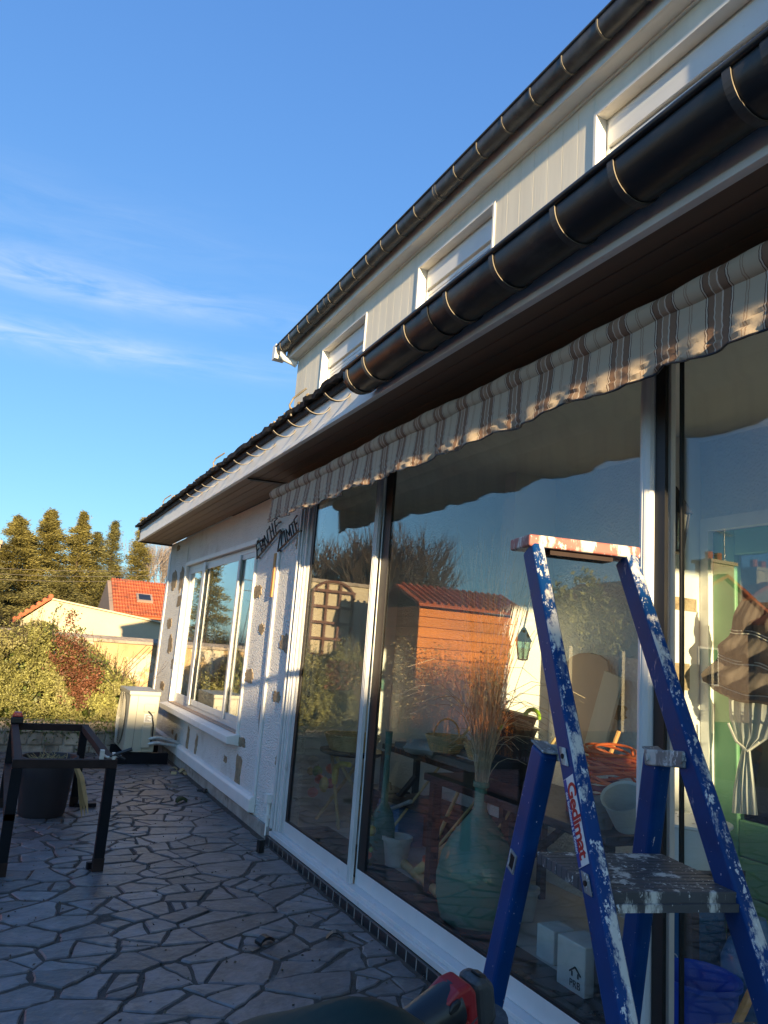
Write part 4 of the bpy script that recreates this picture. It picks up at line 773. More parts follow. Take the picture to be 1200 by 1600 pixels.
b = MB(); n = 9; b.tube([GA+(GB_-GA)*t for t in (-.9, -.3, 0, .25, .5, .75, 1.0)], [.030, .028, .024, .023, .024, .027, .029], 20); b.build('handle_body', 'tool_dark', gr, smooth=True)
gx = (GB_-GA).normalized(); gy = (CU-gx*CU.dot(gx)).normalized(); gz = gx.cross(gy)
def gl(a, u, w): return GB_+(gx*a+gy*u+gz*w)*GS
def gprism(poly, z0, z1, name, mk, parent=None, bev=.006): return MB().prism([gl(a, u, z0) for a, u in poly], gz*(z1-z0)*GS).build(name, mk, parent or gr, bevel=bev, segs=3)
hs_ = gprism([(-.050, .034), (-.006, .049), (.030, .045), (.046, .02), (.046, -.085), (-.020, -.085), (-.026, -.052), (.012, -.036), (.014, -.005), (-.028, .006)], -.036, .037, 'red_housing', 'tool_red')
gprism([(-.046, .022), (-.030, .036), (-.010, .037), (-.006, .026), (-.022, .012), (-.042, .012)], .034, .045, 'slide_switch', 'black', gr, .004)
gprism([(.047, .036), (.085, .030), (.108, .005), (.108, -.085), (.047, -.085)], -.036, .034, 'gear_head', 'tool_grey', gr, .010)
b = MB(); b.lathe(gl(.085, -.02, 0), [(.0, .0), (.01, .0), (.012, .002), (.012, .004)], 12); b.build('head_screw', 'tool_grey', gr); gprism([(.070, .040), (.094, .026), (.094, .008), (.070, .018)], -.012, .020, 'spindle_lock', 'black', gr, .003)
MB().tube([gl(.085, -.086, 0), gl(.085, -.13, 0)], .035, 20).build('wheel_guard', 'tool_grey', gr, smooth=True)
gprism([(-.012, -.050), (.040, -.034), (.040, -.038), (-.012, -.054)], .036, .0385, 'trim_line', 'tool_grey', gr, .0005); gprism([(.0, -.062), (.036, -.05), (.036, -.085), (.0, -.085)], .036, .0385, 'dark_plate', 'black', gr, .0005)
# ------------------------------------------------------------------ things kept behind the glass
def bar(p, q, r, name, mk, parent=None, n=10, label=None, cat=None, nodes=0):
    p, q = Vector(p), Vector(q); pts, rr = [p], [r]; k = max(1, nodes)
    for i in range(1, k):
        t = i/k; e = .006/(q-p).length; pts += [p.lerp(q, t-e), p.lerp(q, t), p.lerp(q, t+e)]; rr += [r, r*1.16, r]
    b = MB(); b.tube(pts+[q], rr+[r*.96], n)
    o = b.build(name, mk, parent, smooth=True, loc=None if parent else p)
    return props(o, label, cat) if label else o
dj = thing('demijohn', 'large round green glass demijohn standing on the tiles behind the glass', 'demijohn', (2.30, on_x(742, 1430, 2.30).y, FZ)); c = BASE[dj]
prof = [(0, .004), (.12, .004), (.175, .04), (.202, .14), (.205, .24), (.185, .33), (.14, .42), (.085, .49), (.046, .535), (.034, .56), (.032, .66), (.042, .665), (.042, .69), (.03, .69)]
MB().lathe(c, prof, 36).build('bottle', 'jar', dj, smooth=True)
dg = thing('dried_grass', 'tall sheaf of dry beige grass standing in the neck of the demijohn', 'dried grass', c+Vector((0, 0, .6)))
tw = Twigs()
for i in range(420):
    a = random.uniform(0, 6.28); r = random.random()**.6*.024; p = np.array([c.x+r*math.cos(a), c.y+r*math.sin(a), c.z+.60]); d = np.array([math.cos(a)*random.uniform(0, .13), math.sin(a)*random.uniform(0, .13), 1.0]); n = 7; ln = random.choice([.45, .6, .75, .9, 1.2])*random.uniform(.8, 1.2); bend = random.choice([0, 0, 0, .02, .05, .4]) if ln < 1 else .01
    for k in range(n):
        q = p+d/np.linalg.norm(d)*ln/n; tw.seg(p, q, .0028*(1-k*.08), .0028*(1-(k+1)*.08)); p = q; d = d+np.array([math.cos(a), math.sin(a), -1.6])*bend*(k/n)*1.1+rng.normal(size=3)*.05
tw.build('grass_stems', 'drygrass', dg)
pl = []
for i in range(70): a = random.uniform(0, 6.28); pl.append(c+Vector((math.cos(a)*random.uniform(0, .2), math.sin(a)*random.uniform(0, .2), random.uniform(1.1, 1.75))))
leaves('grass_heads', [tuple(q) for q in pl], .035, 'drygrass', dg, aspect=.25)
bar(on_z(618, 1338, .13), on_z(705, 1412, .13), .026, 'bamboo_pole', 'bamboo', None, 12, 'thick bamboo pole lying flat on the floor behind the glass', 'bamboo pole', 5)
bar(on_z(652, 1362, .16), on_x(748, 1286, 2.62), .030, 'bamboo_pole', 'bamboo', None, 12, 'thick bamboo pole rising from the floor towards the demijohn neck', 'bamboo pole', 5)
bar(on_z(668, 1345, .15), on_x(718, 1232, 2.75), .013, 'bamboo_pole', 'bamboo', None, 8, 'thin upright bamboo cane leaning left of the demijohn', 'bamboo pole', 3)
bar(on_x(690, 1372, 2.75), on_x(772, 1300, 2.95), .024, 'bamboo_pole', 'plank_grey', None, 8, 'greyish bamboo pole lying behind the demijohn neck', 'bamboo pole', 3)
# low rack of planks behind the demijohn
rk = thing('plank_rack', 'low dark wooden rack loaded with planks behind the dry grass', 'rack', (2.75, 4.3, FZ))
p0, p1 = on_x(655, 1205, 2.8), on_x(815, 1262, 2.8)
MB().beam((2.80, 5.25, .70), (2.80, 3.45, .70), .18, .04, (1, 0, 0)).build('shelf', 'dark_wood', rk, bevel=.003)
for y in (5.1, 3.6):
    for x in (2.66, 2.94): MB().box(x-.02, x+.02, y-.02, y+.02, FZ, .68).build('leg', 'dark_wood', rk)
    MB().beam((2.66, y, .2), (2.66, y-.5, .6), .03, .03, (1, 0, 0)).build('brace', 'dark_wood', rk)
MB().beam((2.70, 4.9, .40), (2.9, 3.6, .40), .30, .03, (1, 0, 0)).build('lower_shelf', 'dark_wood', rk)
def loose_plank(a, b_, w, t, mk, label): o = MB().beam(a, b_, w, t, (1, 0, 0)).build('plank', mk, bevel=.003, loc=a); return props(o, label, 'plank')
loose_plank(Vector((2.74, 5.0, .745)), Vector((2.72, 3.35, .745)), .11, .045, 'plank_grey', 'long grey plank lying on the rack behind the dry grass')
loose_plank(Vector((2.84, 4.7, .80)), Vector((2.80, 3.5, .80)), .10, .04, 'plank_grey', 'shorter grey plank lying across the long one on the rack')
loose_plank(Vector((2.72, 4.6, .44)), Vector((2.85, 3.7, .44)), .12, .05, 'dark_wood', 'dark plank on the lower shelf of the rack')
cl_ = MB(); cc = Vector((2.70, 4.55, .785)); cl_.blob(cc, (.14, .18, .05), 5, 16, 8, .25); props(cl_.build('cloth', 'lace', loc=cc, smooth=True), 'crumpled white cloth lying on the plank rack', 'cloth')
tb_ = MB(); a_, b_ = on_x(612, 1264, 2.55), on_x(642, 1252, 2.55); tb_.tube([a_, b_], .013, 10); props(tb_.build('metal_tube', 'foil', loc=a_, smooth=True), 'short shiny metal tube sticking out of the clutter under the rack', 'tube')
rd = random.Random(3); i = 0
for px, py, X, sx, sy, sz, mk, lab, nm in ((625, 1285, 2.7, .10, .16, .10, 'bluejug', 'dark blue toolbox under the plank rack', 'toolbox'), (600, 1275, 2.85, .12, .18, .12, 'black', 'black crate under the far end of the plank rack', 'crate'), (680, 1270, 2.9, .08, .15, .14, 'dark_wood', 'dark wooden box under the middle of the plank rack', 'box')):
    p = on_x(px, py, X); b = MB(); z0 = FZ+.002; b.box(p.x-sx, p.x+sx, p.y-sy, p.y+sy, z0, z0+.26); b.box(p.x-sx-.008, p.x+sx+.008, p.y-sy-.008, p.y+sy+.008, z0+.20, z0+.222); b.tube([(p.x, p.y-sy*.5, z0+.26), (p.x, p.y-sy*.4, z0+.31), (p.x, p.y+sy*.4, z0+.31), (p.x, p.y+sy*.5, z0+.26)], .008, 6); props(b.build(nm, mk, loc=p, bevel=.006), lab, nm)
for i, (px, py, X, kind, lab) in enumerate(((655, 1240, 2.62, 'b', 'wicker basket on the plank rack left of the dry grass'), (700, 1225, 2.9, 'b', 'small wicker basket on the back of the plank rack'), (770, 1225, 2.78, 'b', 'wicker basket on the plank rack right of the dry grass'))):
    z0 = .79; q = Vector((2.72+.05*i, (4.35, 4.0, 3.62)[i], z0)); t = thing('wicker_basket', lab, 'basket', q); b = MB(); r0 = (.10, .08, .09)[i]
    for k in range(8): b.tube([(q.x+(r0+.005*k)*math.cos(a), q.y+(r0+.005*k)*math.sin(a), z0+.008+.013*k) for a in np.linspace(0, 2*math.pi, 28)], .0075, 5, False)
    b.build('weave', 'bamboo', t); b = MB(); b.tube([q+Vector((r0*math.cos(a), 0, .10+r0*1.1*math.sin(a))) for a in np.linspace(0, math.pi, 13)], .006, 6); b.build('handle', 'bamboo', t)
for i, (y, x, r, mk, lab) in enumerate(((3.95, 2.45, .075, 'fruit_o', 'terracotta pot on the floor in front of the plank rack'), (4.35, 2.40, .09, 'carton', 'white enamel pot on the floor in front of the plank rack'), (3.35, 2.62, .08, 'tub', 'grey pot on the floor beside the demijohn'))):
    t = thing('pot', lab, 'pot', (x, y, FZ)); MB().lathe((x, y, FZ), [(0, .002), (r*.75, .002), (r, r*1.7), (r*1.1, r*1.7), (r*1.1, r*1.95), (r*.9, r*1.95), (r*.85, r*1.6), (0, r*1.5)], 22).build('pot_body', mk, t, smooth=True)
for i, (y, dx, lab) in enumerate(((4.75, .10, 'long cane leaning across the plank rack at its far end'), (4.2, -.06, 'cane leaning steeply against the middle of the plank rack'), (3.75, .12, 'cane leaning against the plank rack nearest the table'))):
    bar((2.48, y, FZ+.01), (2.9, y-.5+dx, .95+.08*i), .009, 'garden_cane', 'bamboo', None, 7, lab, 'cane', 4)
# stool with gourds
gx_, gyy, gz_ = 2.55, 5.45, .64
st = thing('bamboo_stool', 'round bamboo stool with crossed legs behind the narrow glass pane', 'stool', (gx_, gyy, FZ))
b = MB(); b.lathe((gx_, gyy, gz_), [(0, -.03), (.23, -.03), (.25, -.015), (.25, 0), (0, .0)], 28)
b.build('seat', 'dark_wood', st)
for k in range(4):
    a = k*1.571+.5; bar((gx_+.2*math.cos(a), gyy+.2*math.sin(a), gz_-.03), (gx_+.24*math.cos(a+2.0), gyy+.24*math.sin(a+2.0), FZ), .014, 'leg', 'bamboo', st, 8)
bk = thing('wicker_basket', 'round wicker basket on the bamboo stool under the gourds', 'basket', (gx_, gyy, gz_)); b = MB()
for k in range(9): b.tube([(gx_+(.17+.006*k)*math.cos(a)*(1+.01*math.sin(14*a+k*3.14)), gyy+(.17+.006*k)*math.sin(a), gz_+.008+k*.013) for a in np.linspace(0, 2*math.pi, 40)], .0075, 5, False)
b.build('weave', 'bamboo', bk)
def fruit(px, py, rpx, X, mk, label, cat, sq=(1, 1, 1), seed=0, parent_name='gourd', amp=.05):
    p = on_x(px, py, X); dpt = (p-Vector((0, 0, H))).dot(_f); r = rpx*dpt/FPX; b = MB(); b.blob(p, (r*sq[0], r*sq[1], r*sq[2]), seed, 18, 12, amp); t = thing(parent_name, label, cat, p); b.build('body', mk, t, smooth=True)
    MB().tube([p+Vector((0, 0, r*sq[2]*.93)), p+Vector((.2*r, .1*r, r*sq[2]*1.25))], [r*.12, r*.08], 6).build('stalk', 'straw', t)
off = lambda x, y: (460+x/5, 1100+y/5)
for x, y, r, X, mk, lab, sq in ((130, 430, 62, 2.50, 'fruit_w', 'pale grey green gourd, topmost of the gourds on the stool', (1, 1, .85)), (92, 425, 40, 2.62, 'fruit_y', 'yellow orange gourd peeking out behind the pale grey one', (1, 1, 1.1)), (180, 525, 40, 2.42, 'fruit_g', 'green gourd in the middle of the heap below the pale one', (1, 1, 1)), (125, 525, 28, 2.45, 'fruit_y', 'small yellow gourd left of the green one', (1, 1, 1)), (295, 505, 48, 2.50, 'fruit_o', 'orange squash, higher of the three, beside the crookneck gourd', (1, 1, .85)), (195, 588, 38, 2.42, 'fruit_o', 'small round orange squash at the front left of the heap', (1, 1, .9)), (275, 620, 50, 2.44, 'fruit_o', 'wide flattened orange squash at the foot of the crookneck gourd', (1, 1, .7)), (232, 628, 42, 2.38, 'fruit_y', 'pear shaped yellow gourd in front of the orange squashes', (.9, .9, 1.35)), (142, 690, 42, 2.42, 'fruit_o', 'brown orange gourd hanging lowest below the heap', (1, 1, .85)), (60, 600, 28, 2.45, 'fruit_y', 'dull long yellow gourd at the left end of the heap', (.8, .8, 1.8))):
    fruit(*off(x, y), r/5, X, mk, lab, 'gourd', sq, int(x+y))
b = MB(); b.tube([on_x(*off(x, y), 2.42) for x, y in ((430, 475), (370, 468), (330, 490), (318, 560), (314, 625))], [.018, .022, .024, .026, .020], 12); o = b.build('gourd', 'fruit_y', loc=on_x(*off(330, 500), 2.42), smooth=True); props(o, 'long crookneck yellow gourd bent over the orange squashes', 'gourd')
# slender bottle vase and the string of plastic fruit
p = on_x(597, 1400, 2.34); vz = thing('bottle_vase', 'tall dark green bottle vase with a very long thin neck behind the glass', 'vase', (2.34, on_x(597, 1300, 2.34).y, FZ)); c = BASE[vz]; MB().lathe(c, [(0, .003), (.075, .003), (.085, .02), (.08, .22), (.06, .30), (.024, .36), (.018, .62), (.024, .80), (.02, .80)], 24).build('vase_body', 'jar', vz, smooth=True); MB().lathe(c+Vector((0, 0, .004)), [(0, .002), (.066, .002), (.07, .2), (.05, .26), (0, .27)], 20).build('vase_filling', 'pot', vz, smooth=True)
for x, y, r, mk, lab in ((602, 990, 36, 'fruit_y', 'yellow plastic lemon, largest of the hanging fruit beside the bottle vase'), (562, 1132, 22, 'fruit_g', 'small green fruit hanging under the yellow one, left of its twin'), (600, 1140, 18, 'fruit_g', 'small pale green fruit hanging under the yellow one, right of its twin'), (578, 1180, 27, 'fruit_o', 'small red orange fruit, lowest of the hanging string')):
    fruit(*off(x, y), r/5, 2.2, mk, lab, 'fruit', (1, 1, 1.1), int(x), 'hanging_fruit', .02)
tw = Twigs(); q0 = on_x(*off(590, 820), 2.21); q1 = on_x(*off(575, 1290), 2.21)
for k in range(6): t0, t1 = k/6, (k+1)/6; tw.seg(q0.lerp(q1, t0), q0.lerp(q1, t1), .004, .004)
gl_ = thing('leaf_garland', 'hanging garland of dark green leaves holding small fruit beside the bottle vase', 'garland', q0); tw.build('stem', 'bark', gl_)
leaves('garland_leaves', [tuple(q0.lerp(q1, random.random())+Vector((random.gauss(0, .02), random.gauss(0, .025), 0))) for _ in range(70)], .05, 'leaf_ivy', gl_)
# dark table with tubs, cable and buckets
tz_ = .735; tt = thing('dark_table', 'black topped table with thick legs standing behind the step ladder', 'table', (2.62, 2.9, FZ))
MB().box(2.30, 2.95, 2.42, 3.90, tz_-.04, tz_).build('table_top', 'black', tt, bevel=.004)
for x in (2.35, 2.9):
    for y in (2.47, 3.84): MB().beam((x, y, FZ), (x, y, tz_-.041), .055, .055, (1, 0, 0)).build('leg', 'black', tt, bevel=.004)
for k in range(4):
    tu = thing('garden_tub', ('flexible black garden tub, topmost of the tilted stack on the dark table', 'flexible black garden tub, second from the top of the tilted stack', 'flexible black garden tub, third from the top of the tilted stack', 'flexible black garden tub at the bottom of the tilted stack on the dark table')[3-k], 'garden tub', (2.6, 3.58, tz_))
    c = Vector((2.58, 3.56, tz_+.03+k*.052)); b = MB(); b.lathe((0, 0, 0), [(0, .0), (.135, .0), (.175, .20), (.187, .205), (.187, .215), (.168, .205), (.128, .01), (0, .008)], 32)
    Rm = Matrix.Rotation(R(14-2*k), 3, Vector((.5, .9, 0)))
    b.v = [tuple(Rm @ Vector(v)+c) for v in b.v]; b.build('tub_body', 'black', tu, smooth=True)
    if k in (1, 3):
        for s in ((-1,) if k == 1 else (1,)):
            b = MB(); pts = [Vector((-.15+.02*math.cos(a)*2, s*.07+.05*math.sin(a), .21+.045*math.cos(a))) for a in np.linspace(-1.6, 1.6, 9)] if s < 0 else [Vector((.06+.05*math.sin(a), -.16, .21+.045*math.cos(a))) for a in np.linspace(-1.6, 1.6, 9)]
            b.tube([Rm @ v+c for v in pts], .012, 8); b.build('handle', 'lime', tu, smooth=True)
p = on_x(957, 1200, 2.62); cz0 = p.z-.10
rc = thing('plastic_crate', 'dull red plastic crate under the orange cable coil', 'crate', (p.x, p.y, tz_)); b = MB(); b.box(p.x-.13, p.x+.13, p.y-.14, p.y+.14, tz_, tz_+.012)
for sx_, sy_, wx, wy in ((-.13, 0, .006, .14), (.13, 0, .006, .14), (0, -.14, .13, .006), (0, .14, .13, .006)):
    for k in range(4): b.box(p.x+sx_-wx, p.x+sx_+wx, p.y+sy_-wy, p.y+sy_+wy, tz_+.02+k*.035, tz_+.043+k*.035)
for sx_ in (-.13, .13):
    for sy_ in (-.14, .14): b.box(p.x+sx_-.012, p.x+sx_+.012, p.y+sy_-.012, p.y+sy_+.012, tz_, tz_+.155)
b.build('crate_body', 'red_crate', rc, bevel=.002)
cb_ = MB(); pts = []; n = 16*40
for i in range(n):
    a = i/40*2*math.pi; k = i//40; rr = .105+.018*math.sin(k*2.3)+.012*math.sin(a*2+k*1.7); pts.append((p.x+rr*1.05*math.cos(a), p.y+rr*1.15*math.sin(a), tz_+.182+.007*k+.028*math.sin(a+k*.9)))
cb_.tube(pts, .0065, 6); o = cb_.build('cable_coil', 'orange', loc=(p.x, p.y, tz_+.16), smooth=True); props(o, 'coiled orange extension cable on the red crate behind the ladder', 'cable')
for px, py, X, r, h, mk, lab in ((985, 1262, 2.42, .085, .13, 'tub', 'light grey plastic bucket tipped beside its darker twin on the dark table'), (935, 1255, 2.40, .075, .11, 'plank_grey', 'greyer plastic bucket standing left of the light one on the dark table')):
    q = on_x(px, py, X); bu = thing('bucket', lab, 'bucket', (q.x, q.y, tz_)); b = MB(); b.lathe((0, 0, 0), [(0, 0), (r*.78, 0), (r, h), (r*1.06, h), (r*1.06, h+.008), (r*.95, h), (r*.74, .008), (0, .006)], 26)
    Rm = Matrix.Rotation(R(35 if mk == 'tub' else 0), 3, Vector((.4, -1, 0))); zoff = .055 if mk == 'tub' else .001; b.v = [tuple(Rm @ Vector(v)+Vector((q.x, q.y, tz_+zoff))) for v in b.v]; b.build('bucket_body', mk, bu, smooth=True)
# boards leaning on the inner wall
def lean(pxs, X, dz, mk, name, label, cat, th_=.02):
    pts = [on_x(a, b_, X) for a, b_ in pxs]; zt = max(q.z for q in pts); zb = FZ
    pts = [Vector((X+(zt-q.z)*-.10, q.y, q.z)) for q in pts]; n = MB().prism(pts, (th_, 0, 0)).build(name, mk, loc=pts[0], bevel=.002); return props(n, label, cat)
lean([(944, 1048), (973, 1060), (950, 1182), (918, 1180)], 3.12, 0, 'plank_pale', 'plank', 'pale planed plank leaning on the inner wall above the cable coil', 'plank')
c = [on_x(x, y, 3.15) for x, y in ((872, 1185), (884, 1040), (892, 1027), (905, 1021), (922, 1020), (938, 1024), (950, 1034), (954, 1050), (930, 1185))]
o = MB().prism([Vector((3.15-(1.6-q.z)*.06, q.y, q.z)) for q in c], (.02, 0, 0)).build('round_topped_board', 'board_tan', loc=c[0], bevel=.003); props(o, 'tan wooden board with rounded top leaning behind the pale plank', 'board')
bar(on_x(967, 1142, 2.98), on_x(951, 1185, 2.94), .012, 'brush_handle', 'wood', None, 8, 'short brown wooden handle sticking up behind the cable coil', 'handle')
# floor corner at right
bk_ = thing('bucket', 'bright blue plastic bucket on the floor at the right behind the glass', 'bucket', (2.36, on_x(1092, 1560, 2.36).y, FZ)); c = BASE[bk_]
MB().lathe(c, [(0, .002), (.10, .002), (.13, .255), (.142, .258), (.142, .275), (.128, .27), (.098, .01), (0, .008)], 32).build('bucket_body', 'bluepl', bk_, smooth=True)
q = on_x(1075, 1500, 2.66); ca = thing('canister', 'square translucent blue canister standing behind the blue bucket', 'canister', (q.x, q.y, FZ)); b = MB(); b.box(q.x-.09, q.x+.09, q.y-.12, q.y+.10, FZ, FZ+.40); b.build('canister_body', 'bluejug', ca, bevel=.02, segs=3)
b = MB(); b.tube([(q.x, q.y+.04, FZ+.40), (q.x, q.y+.04, FZ+.44)], .03, 12); b.build('cap', 'bluepl', ca); b = MB()
for i in range(9): b.box(q.x-.0925, q.x-.0902, q.y-.09, q.y-.05-.012*(i % 2), FZ+.08+i*.028, FZ+.082+i*.028)
b.build('scale_marks', 'white_ink', ca)
text('lettering', 'ECLOZ', .042, (q.x-.0925, q.y+.005, FZ+.20), (0, -1, 0), (0, 0, 1), 'sticker', ca)
q = on_x(1085, 1455, 2.88); cx_ = thing('cardboard_box', 'open brown cardboard box behind the blue canister', 'box', (q.x, q.y, FZ)); b = MB(); b.box(q.x-.12, q.x+.12, q.y-.17, q.y+.17, FZ, q.z); b.build('carton', 'card', cx_, bevel=.003)
MB().hexa([(q.x-.12, q.y-.17, q.z), (q.x-.12, q.y+.17, q.z), (q.x-.118, q.y+.17, q.z), (q.x-.118, q.y-.17, q.z), (q.x-.23, q.y-.19, q.z+.05), (q.x-.23, q.y+.15, q.z+.05), (q.x-.228, q.y+.15, q.z+.052), (q.x-.228, q.y-.19, q.z+.052)]).build('flap', 'card', cx_)
q = on_x(1185, 1530, 2.62); jg = thing('water_jug', 'large pale blue water jug at the right edge behind the bucket', 'jug', (q.x, q.y, FZ)); MB().lathe((q.x, q.y, FZ), [(0, .002), (.115, .002), (.125, .02), (.125, .13), (.118, .14), (.125, .15), (.125, .30), (.10, .36), (.04, .41), (.03, .45), (0, .45)], 26).build('jug_body', 'bluejug', jg, smooth=True)
bar(on_x(1150, 1602, 2.2), on_x(1188, 1520, 2.32), .014, 'broom_handle', 'wood', None, 8, 'brown wooden broom handle slanting at the bottom right corner', 'handle')
for px, py, X, w, d, h, lab, lead in ((912, 1556, 2.36, .085, .075, .19, 'white carton with house emblem and lettering behind the ladder rail', 1), (866, 1535, 2.44, .06, .06, .14, 'plain white carton standing left of the lettered one', 0)):
    q = on_x(px, py, X); bx_ = thing('carton', lab, 'carton', (q.x, q.y, FZ)); MB().box(q.x-d, q.x+d, q.y-w, q.y+w, FZ, FZ+h).build('carton_body', 'carton', bx_, bevel=.005)
    if lead:
        text('lettering', 'PRB', .040, (q.x-d-.002, q.y-.03, FZ+.035), (0, -1, 0), (0, 0, 1), 'dark_ink', bx_); b = MB()
        for s in (-1, 1): b.beam((q.x-d-.002, q.y-.03+s*.034, FZ+.075), (q.x-d-.002, q.y-.03, FZ+.10), .003, .006, (1, 0, 0))
        for s in (-1, 1): b.box(q.x-d-.003, q.x-d-.001, q.y-.03+s*.018-.004, q.y-.03+s*.018+.004, FZ+.062, FZ+.080)
        b.build('house_emblem', 'dark_ink', bx_)
q = on_x(1075, 1310, 2.62); wb = thing('white_tub', 'white plastic tub with pierced lid behind the right rail of the ladder', 'tub', (q.x, q.y, q.z-.09)); MB().lathe((q.x, q.y, q.z-.09), [(0, 0), (.12, 0), (.16, .15), (.17, .155), (.17, .165), (.02, .185), (0, .185)], 28).build('tub_body', 'pvc', wb, smooth=True)
b = MB()
for k in range(26): a = k*2.4; r = .02+.12*math.sqrt(k/26); b.lathe((q.x+r*math.cos(a), q.y+r*math.sin(a), q.z+.0975-.02*(r/.16)), [(0, 0), (.007, 0)], 8)
b.build('lid_holes', 'black', wb); st2 = thing('plant_stand', 'dark wooden stand carrying the white tub behind the ladder', 'stand', (q.x, q.y, FZ)); b = MB(); b.box(q.x-.15, q.x+.15, q.y-.15, q.y+.15, q.z-.115, q.z-.091); b.build('stand_top', 'dark_wood', st2)
for sx_ in (-1, 1):
    for sy_ in (-1, 1): MB().box(q.x+sx_*.12-.02, q.x+sx_*.12+.02, q.y+sy_*.12-.02, q.y+sy_*.12+.02, FZ, q.z-.116).build('leg', 'dark_wood', st2)
# curtains of the glazed door
cu = thing('lace_curtain', 'white lace curtain tied back behind the green door glass', 'curtain', (3.18, 2.35, 1.2)); b = MB(); vs = []; rows = [(1.62, 1138, 1215, 1085), (1.45, 1140, 1212, 1120), (1.3, 1150, 1200, 1150), (1.2, 1160, 1173, 1172), (1.1, 1153, 1176, 1200), (1.0, 1146, 1180, 1235), (.9, 1143, 1184, 1270)]
nc = 26
for _, xa, xb, y in rows:
    pa, pb = on_x(xa, y, 3.17), on_x(xb, y+(xb-xa)*.1, 3.17); zc = pa.z
    for j in range(nc): t = j/(nc-1); vs.append((3.17+.006*math.sin(j*1.1+.02*y)+.003*math.sin(j*2.7), pa.y+(pb.y-pa.y)*t, pa.z+(pb.z-pa.z)*t))
b.add(vs, [(i*nc+j, i*nc+j+1, (i+1)*nc+j+1, (i+1)*nc+j) for i in range(len(rows)-1) for j in range(nc-1)]); b.build('lace', 'lace', cu, smooth=True)
MB().tube([on_x(1138, 1130, 3.14), on_x(1150, 1158, 3.14), on_x(1168, 1173, 3.13), on_x(1186, 1160, 3.14)], .006, 6).build('tie_cord', 'cord', cu, smooth=True)
rb = thing('gathered_blind', 'brown gathered linen blind with pale cord lines hanging inside the green door', 'blind', (3.1, 2.35, 1.6)); tiers = [(938, 1160, .01), (965, 1151, .03), (986, 1144, .012), (1010, 1134, .05), (1029, 1128, .02), (1052, 1114, .07), (1064, 1112, .06), (1070, 1114, .03), (1080, 1122, .045), (1087, 1128, .015)]; vs = []; nc = 60; tk = np.linspace(0, len(tiers)-1, 37); rows_ = []
for t_k in tk:
    i0 = min(int(t_k), len(tiers)-2); f_ = t_k-i0; f2 = f_*f_*(3-2*f_); A_, B_k = tiers[i0], tiers[i0+1]; y, xl, puff = A_[0]+(B_k[0]-A_[0])*f_, A_[1]+(B_k[1]-A_[1])*f_, A_[2]+(B_k[2]-A_[2])*f2; row = []
    pa = on_x(xl, y, 3.14); pb = on_x(1300, y+(1300-xl)*.24, 3.14)
    for j in range(nc): t = j/(nc-1); row.append((3.14-puff*(1+.25*math.sin(j*.45+y*.05))-.0018*math.sin(j*1.7+y*.02), pa.y+(pb.y-pa.y)*t, pa.z+(pb.z-pa.z)*t+.008*math.sin(t*14+y*.1)))
    rows_.append(row); vs += row
b = MB(); b.add(vs, [(i*nc+j, i*nc+j+1, (i+1)*nc+j+1, (i+1)*nc+j) for i in range(len(tk)-1) for j in range(nc-1)]); b.build('linen', 'linen', rb, smooth=True)
for k in (2, 4, 7):
    row = rows_[k*4]
    for dz_ in (0, .014): MB().tube([Vector(v)+Vector((-.004, 0, dz_)) for v in row], .0028, 5).build('cord_line', 'cord', rb)
def lantern(p, s, label, top):
    t = thing('lantern', label, 'lantern', p); b = MB(); b.lathe(p, [(s*.5, -s*.15), (s*.12, s*.55), (s*.04, s*.62), (0, s*.62)], 6); b.build('lantern_roof', 'iron', t)
    b = MB()
    for k in range(6): a = k*math.pi/3; b.tube([p+Vector((s*.40*math.cos(a), s*.40*math.sin(a), -s*.15)), p+Vector((s*.26*math.cos(a), s*.26*math.sin(a), -s*1.05))], s*.03, 5)
    b.lathe(p, [(s*.28, -s*1.04), (s*.28, -s*1.1), (0, -s*1.15)], 6); b.build('lantern_cage', 'iron', t); MB().lathe(p, [(s*.37, -s*.16), (s*.24, -s*1.03)], 6).build('lantern_glass', 'glass_jar', t)
    MB().tube([p+Vector((0, 0, s*.6)), Vector(top)], .006, 6).build('hanging_rod', 'iron', t)
p = on_x(818, 998, 2.80); lantern(p, .115, 'black iron lantern hanging low in front of the sunlit inner wall', p+Vector((.05, 0, .30)))
p = on_x(1050, 795, 2.42); lantern(p, .17, 'black six sided lantern hanging from the ceiling behind the door post', Vector((p.x, p.y, 2.6)))
# ------------------------------------------------------------------ the garden end, seen directly and mirrored in the glass
b = MB(); rdm = random.Random(11); x = -1.0; zz = [-.07, .06, .20, .335]
for r in range(3):
    x = -1.0+.1*r
    while x < 1.62:
        w = rdm.uniform(.14, .30); w = min(w, 1.64-x); j = lambda: rdm.uniform(-.012, .012)
        b.hexa([(x+.008+j(), 9.60+j(), zz[r]+.008), (x+w-.008, 9.60+j(), zz[r]+.006), (x+w-.008, 9.84, zz[r]+.006), (x+.008, 9.84, zz[r]+.006), (x+.008, 9.61+j(), zz[r+1]+j()*.5), (x+w-.01, 9.61+j(), zz[r+1]+j()*.5), (x+w-.01, 9.84, zz[r+1]), (x+.008, 9.84, zz[r+1])]); x += w
sw = thing('stone_wall', 'low wall of rough stone blocks under the hedge at the end of the paving', 'wall', (.3, 9.7, 0)); b.build('stone_blocks', 'stone', sw, bevel=.012)
MB().box(-1.02, 1.62, 9.63, 9.82, -.07, .325).build('mortar_core', 'plinth', sw)
ivy = thing('ground_ivy', 'dark green ivy trailing over the stone wall under the hedge', 'ivy', (.3, 9.6, .3)); pts = [(random.uniform(-1, 1.6), 9.60-abs(random.gauss(0, .02)), .36-abs(random.gauss(0, .10))) for _ in range(1500)]; leaves('ivy_leaves', pts, .035, 'leaf_ivy', ivy)
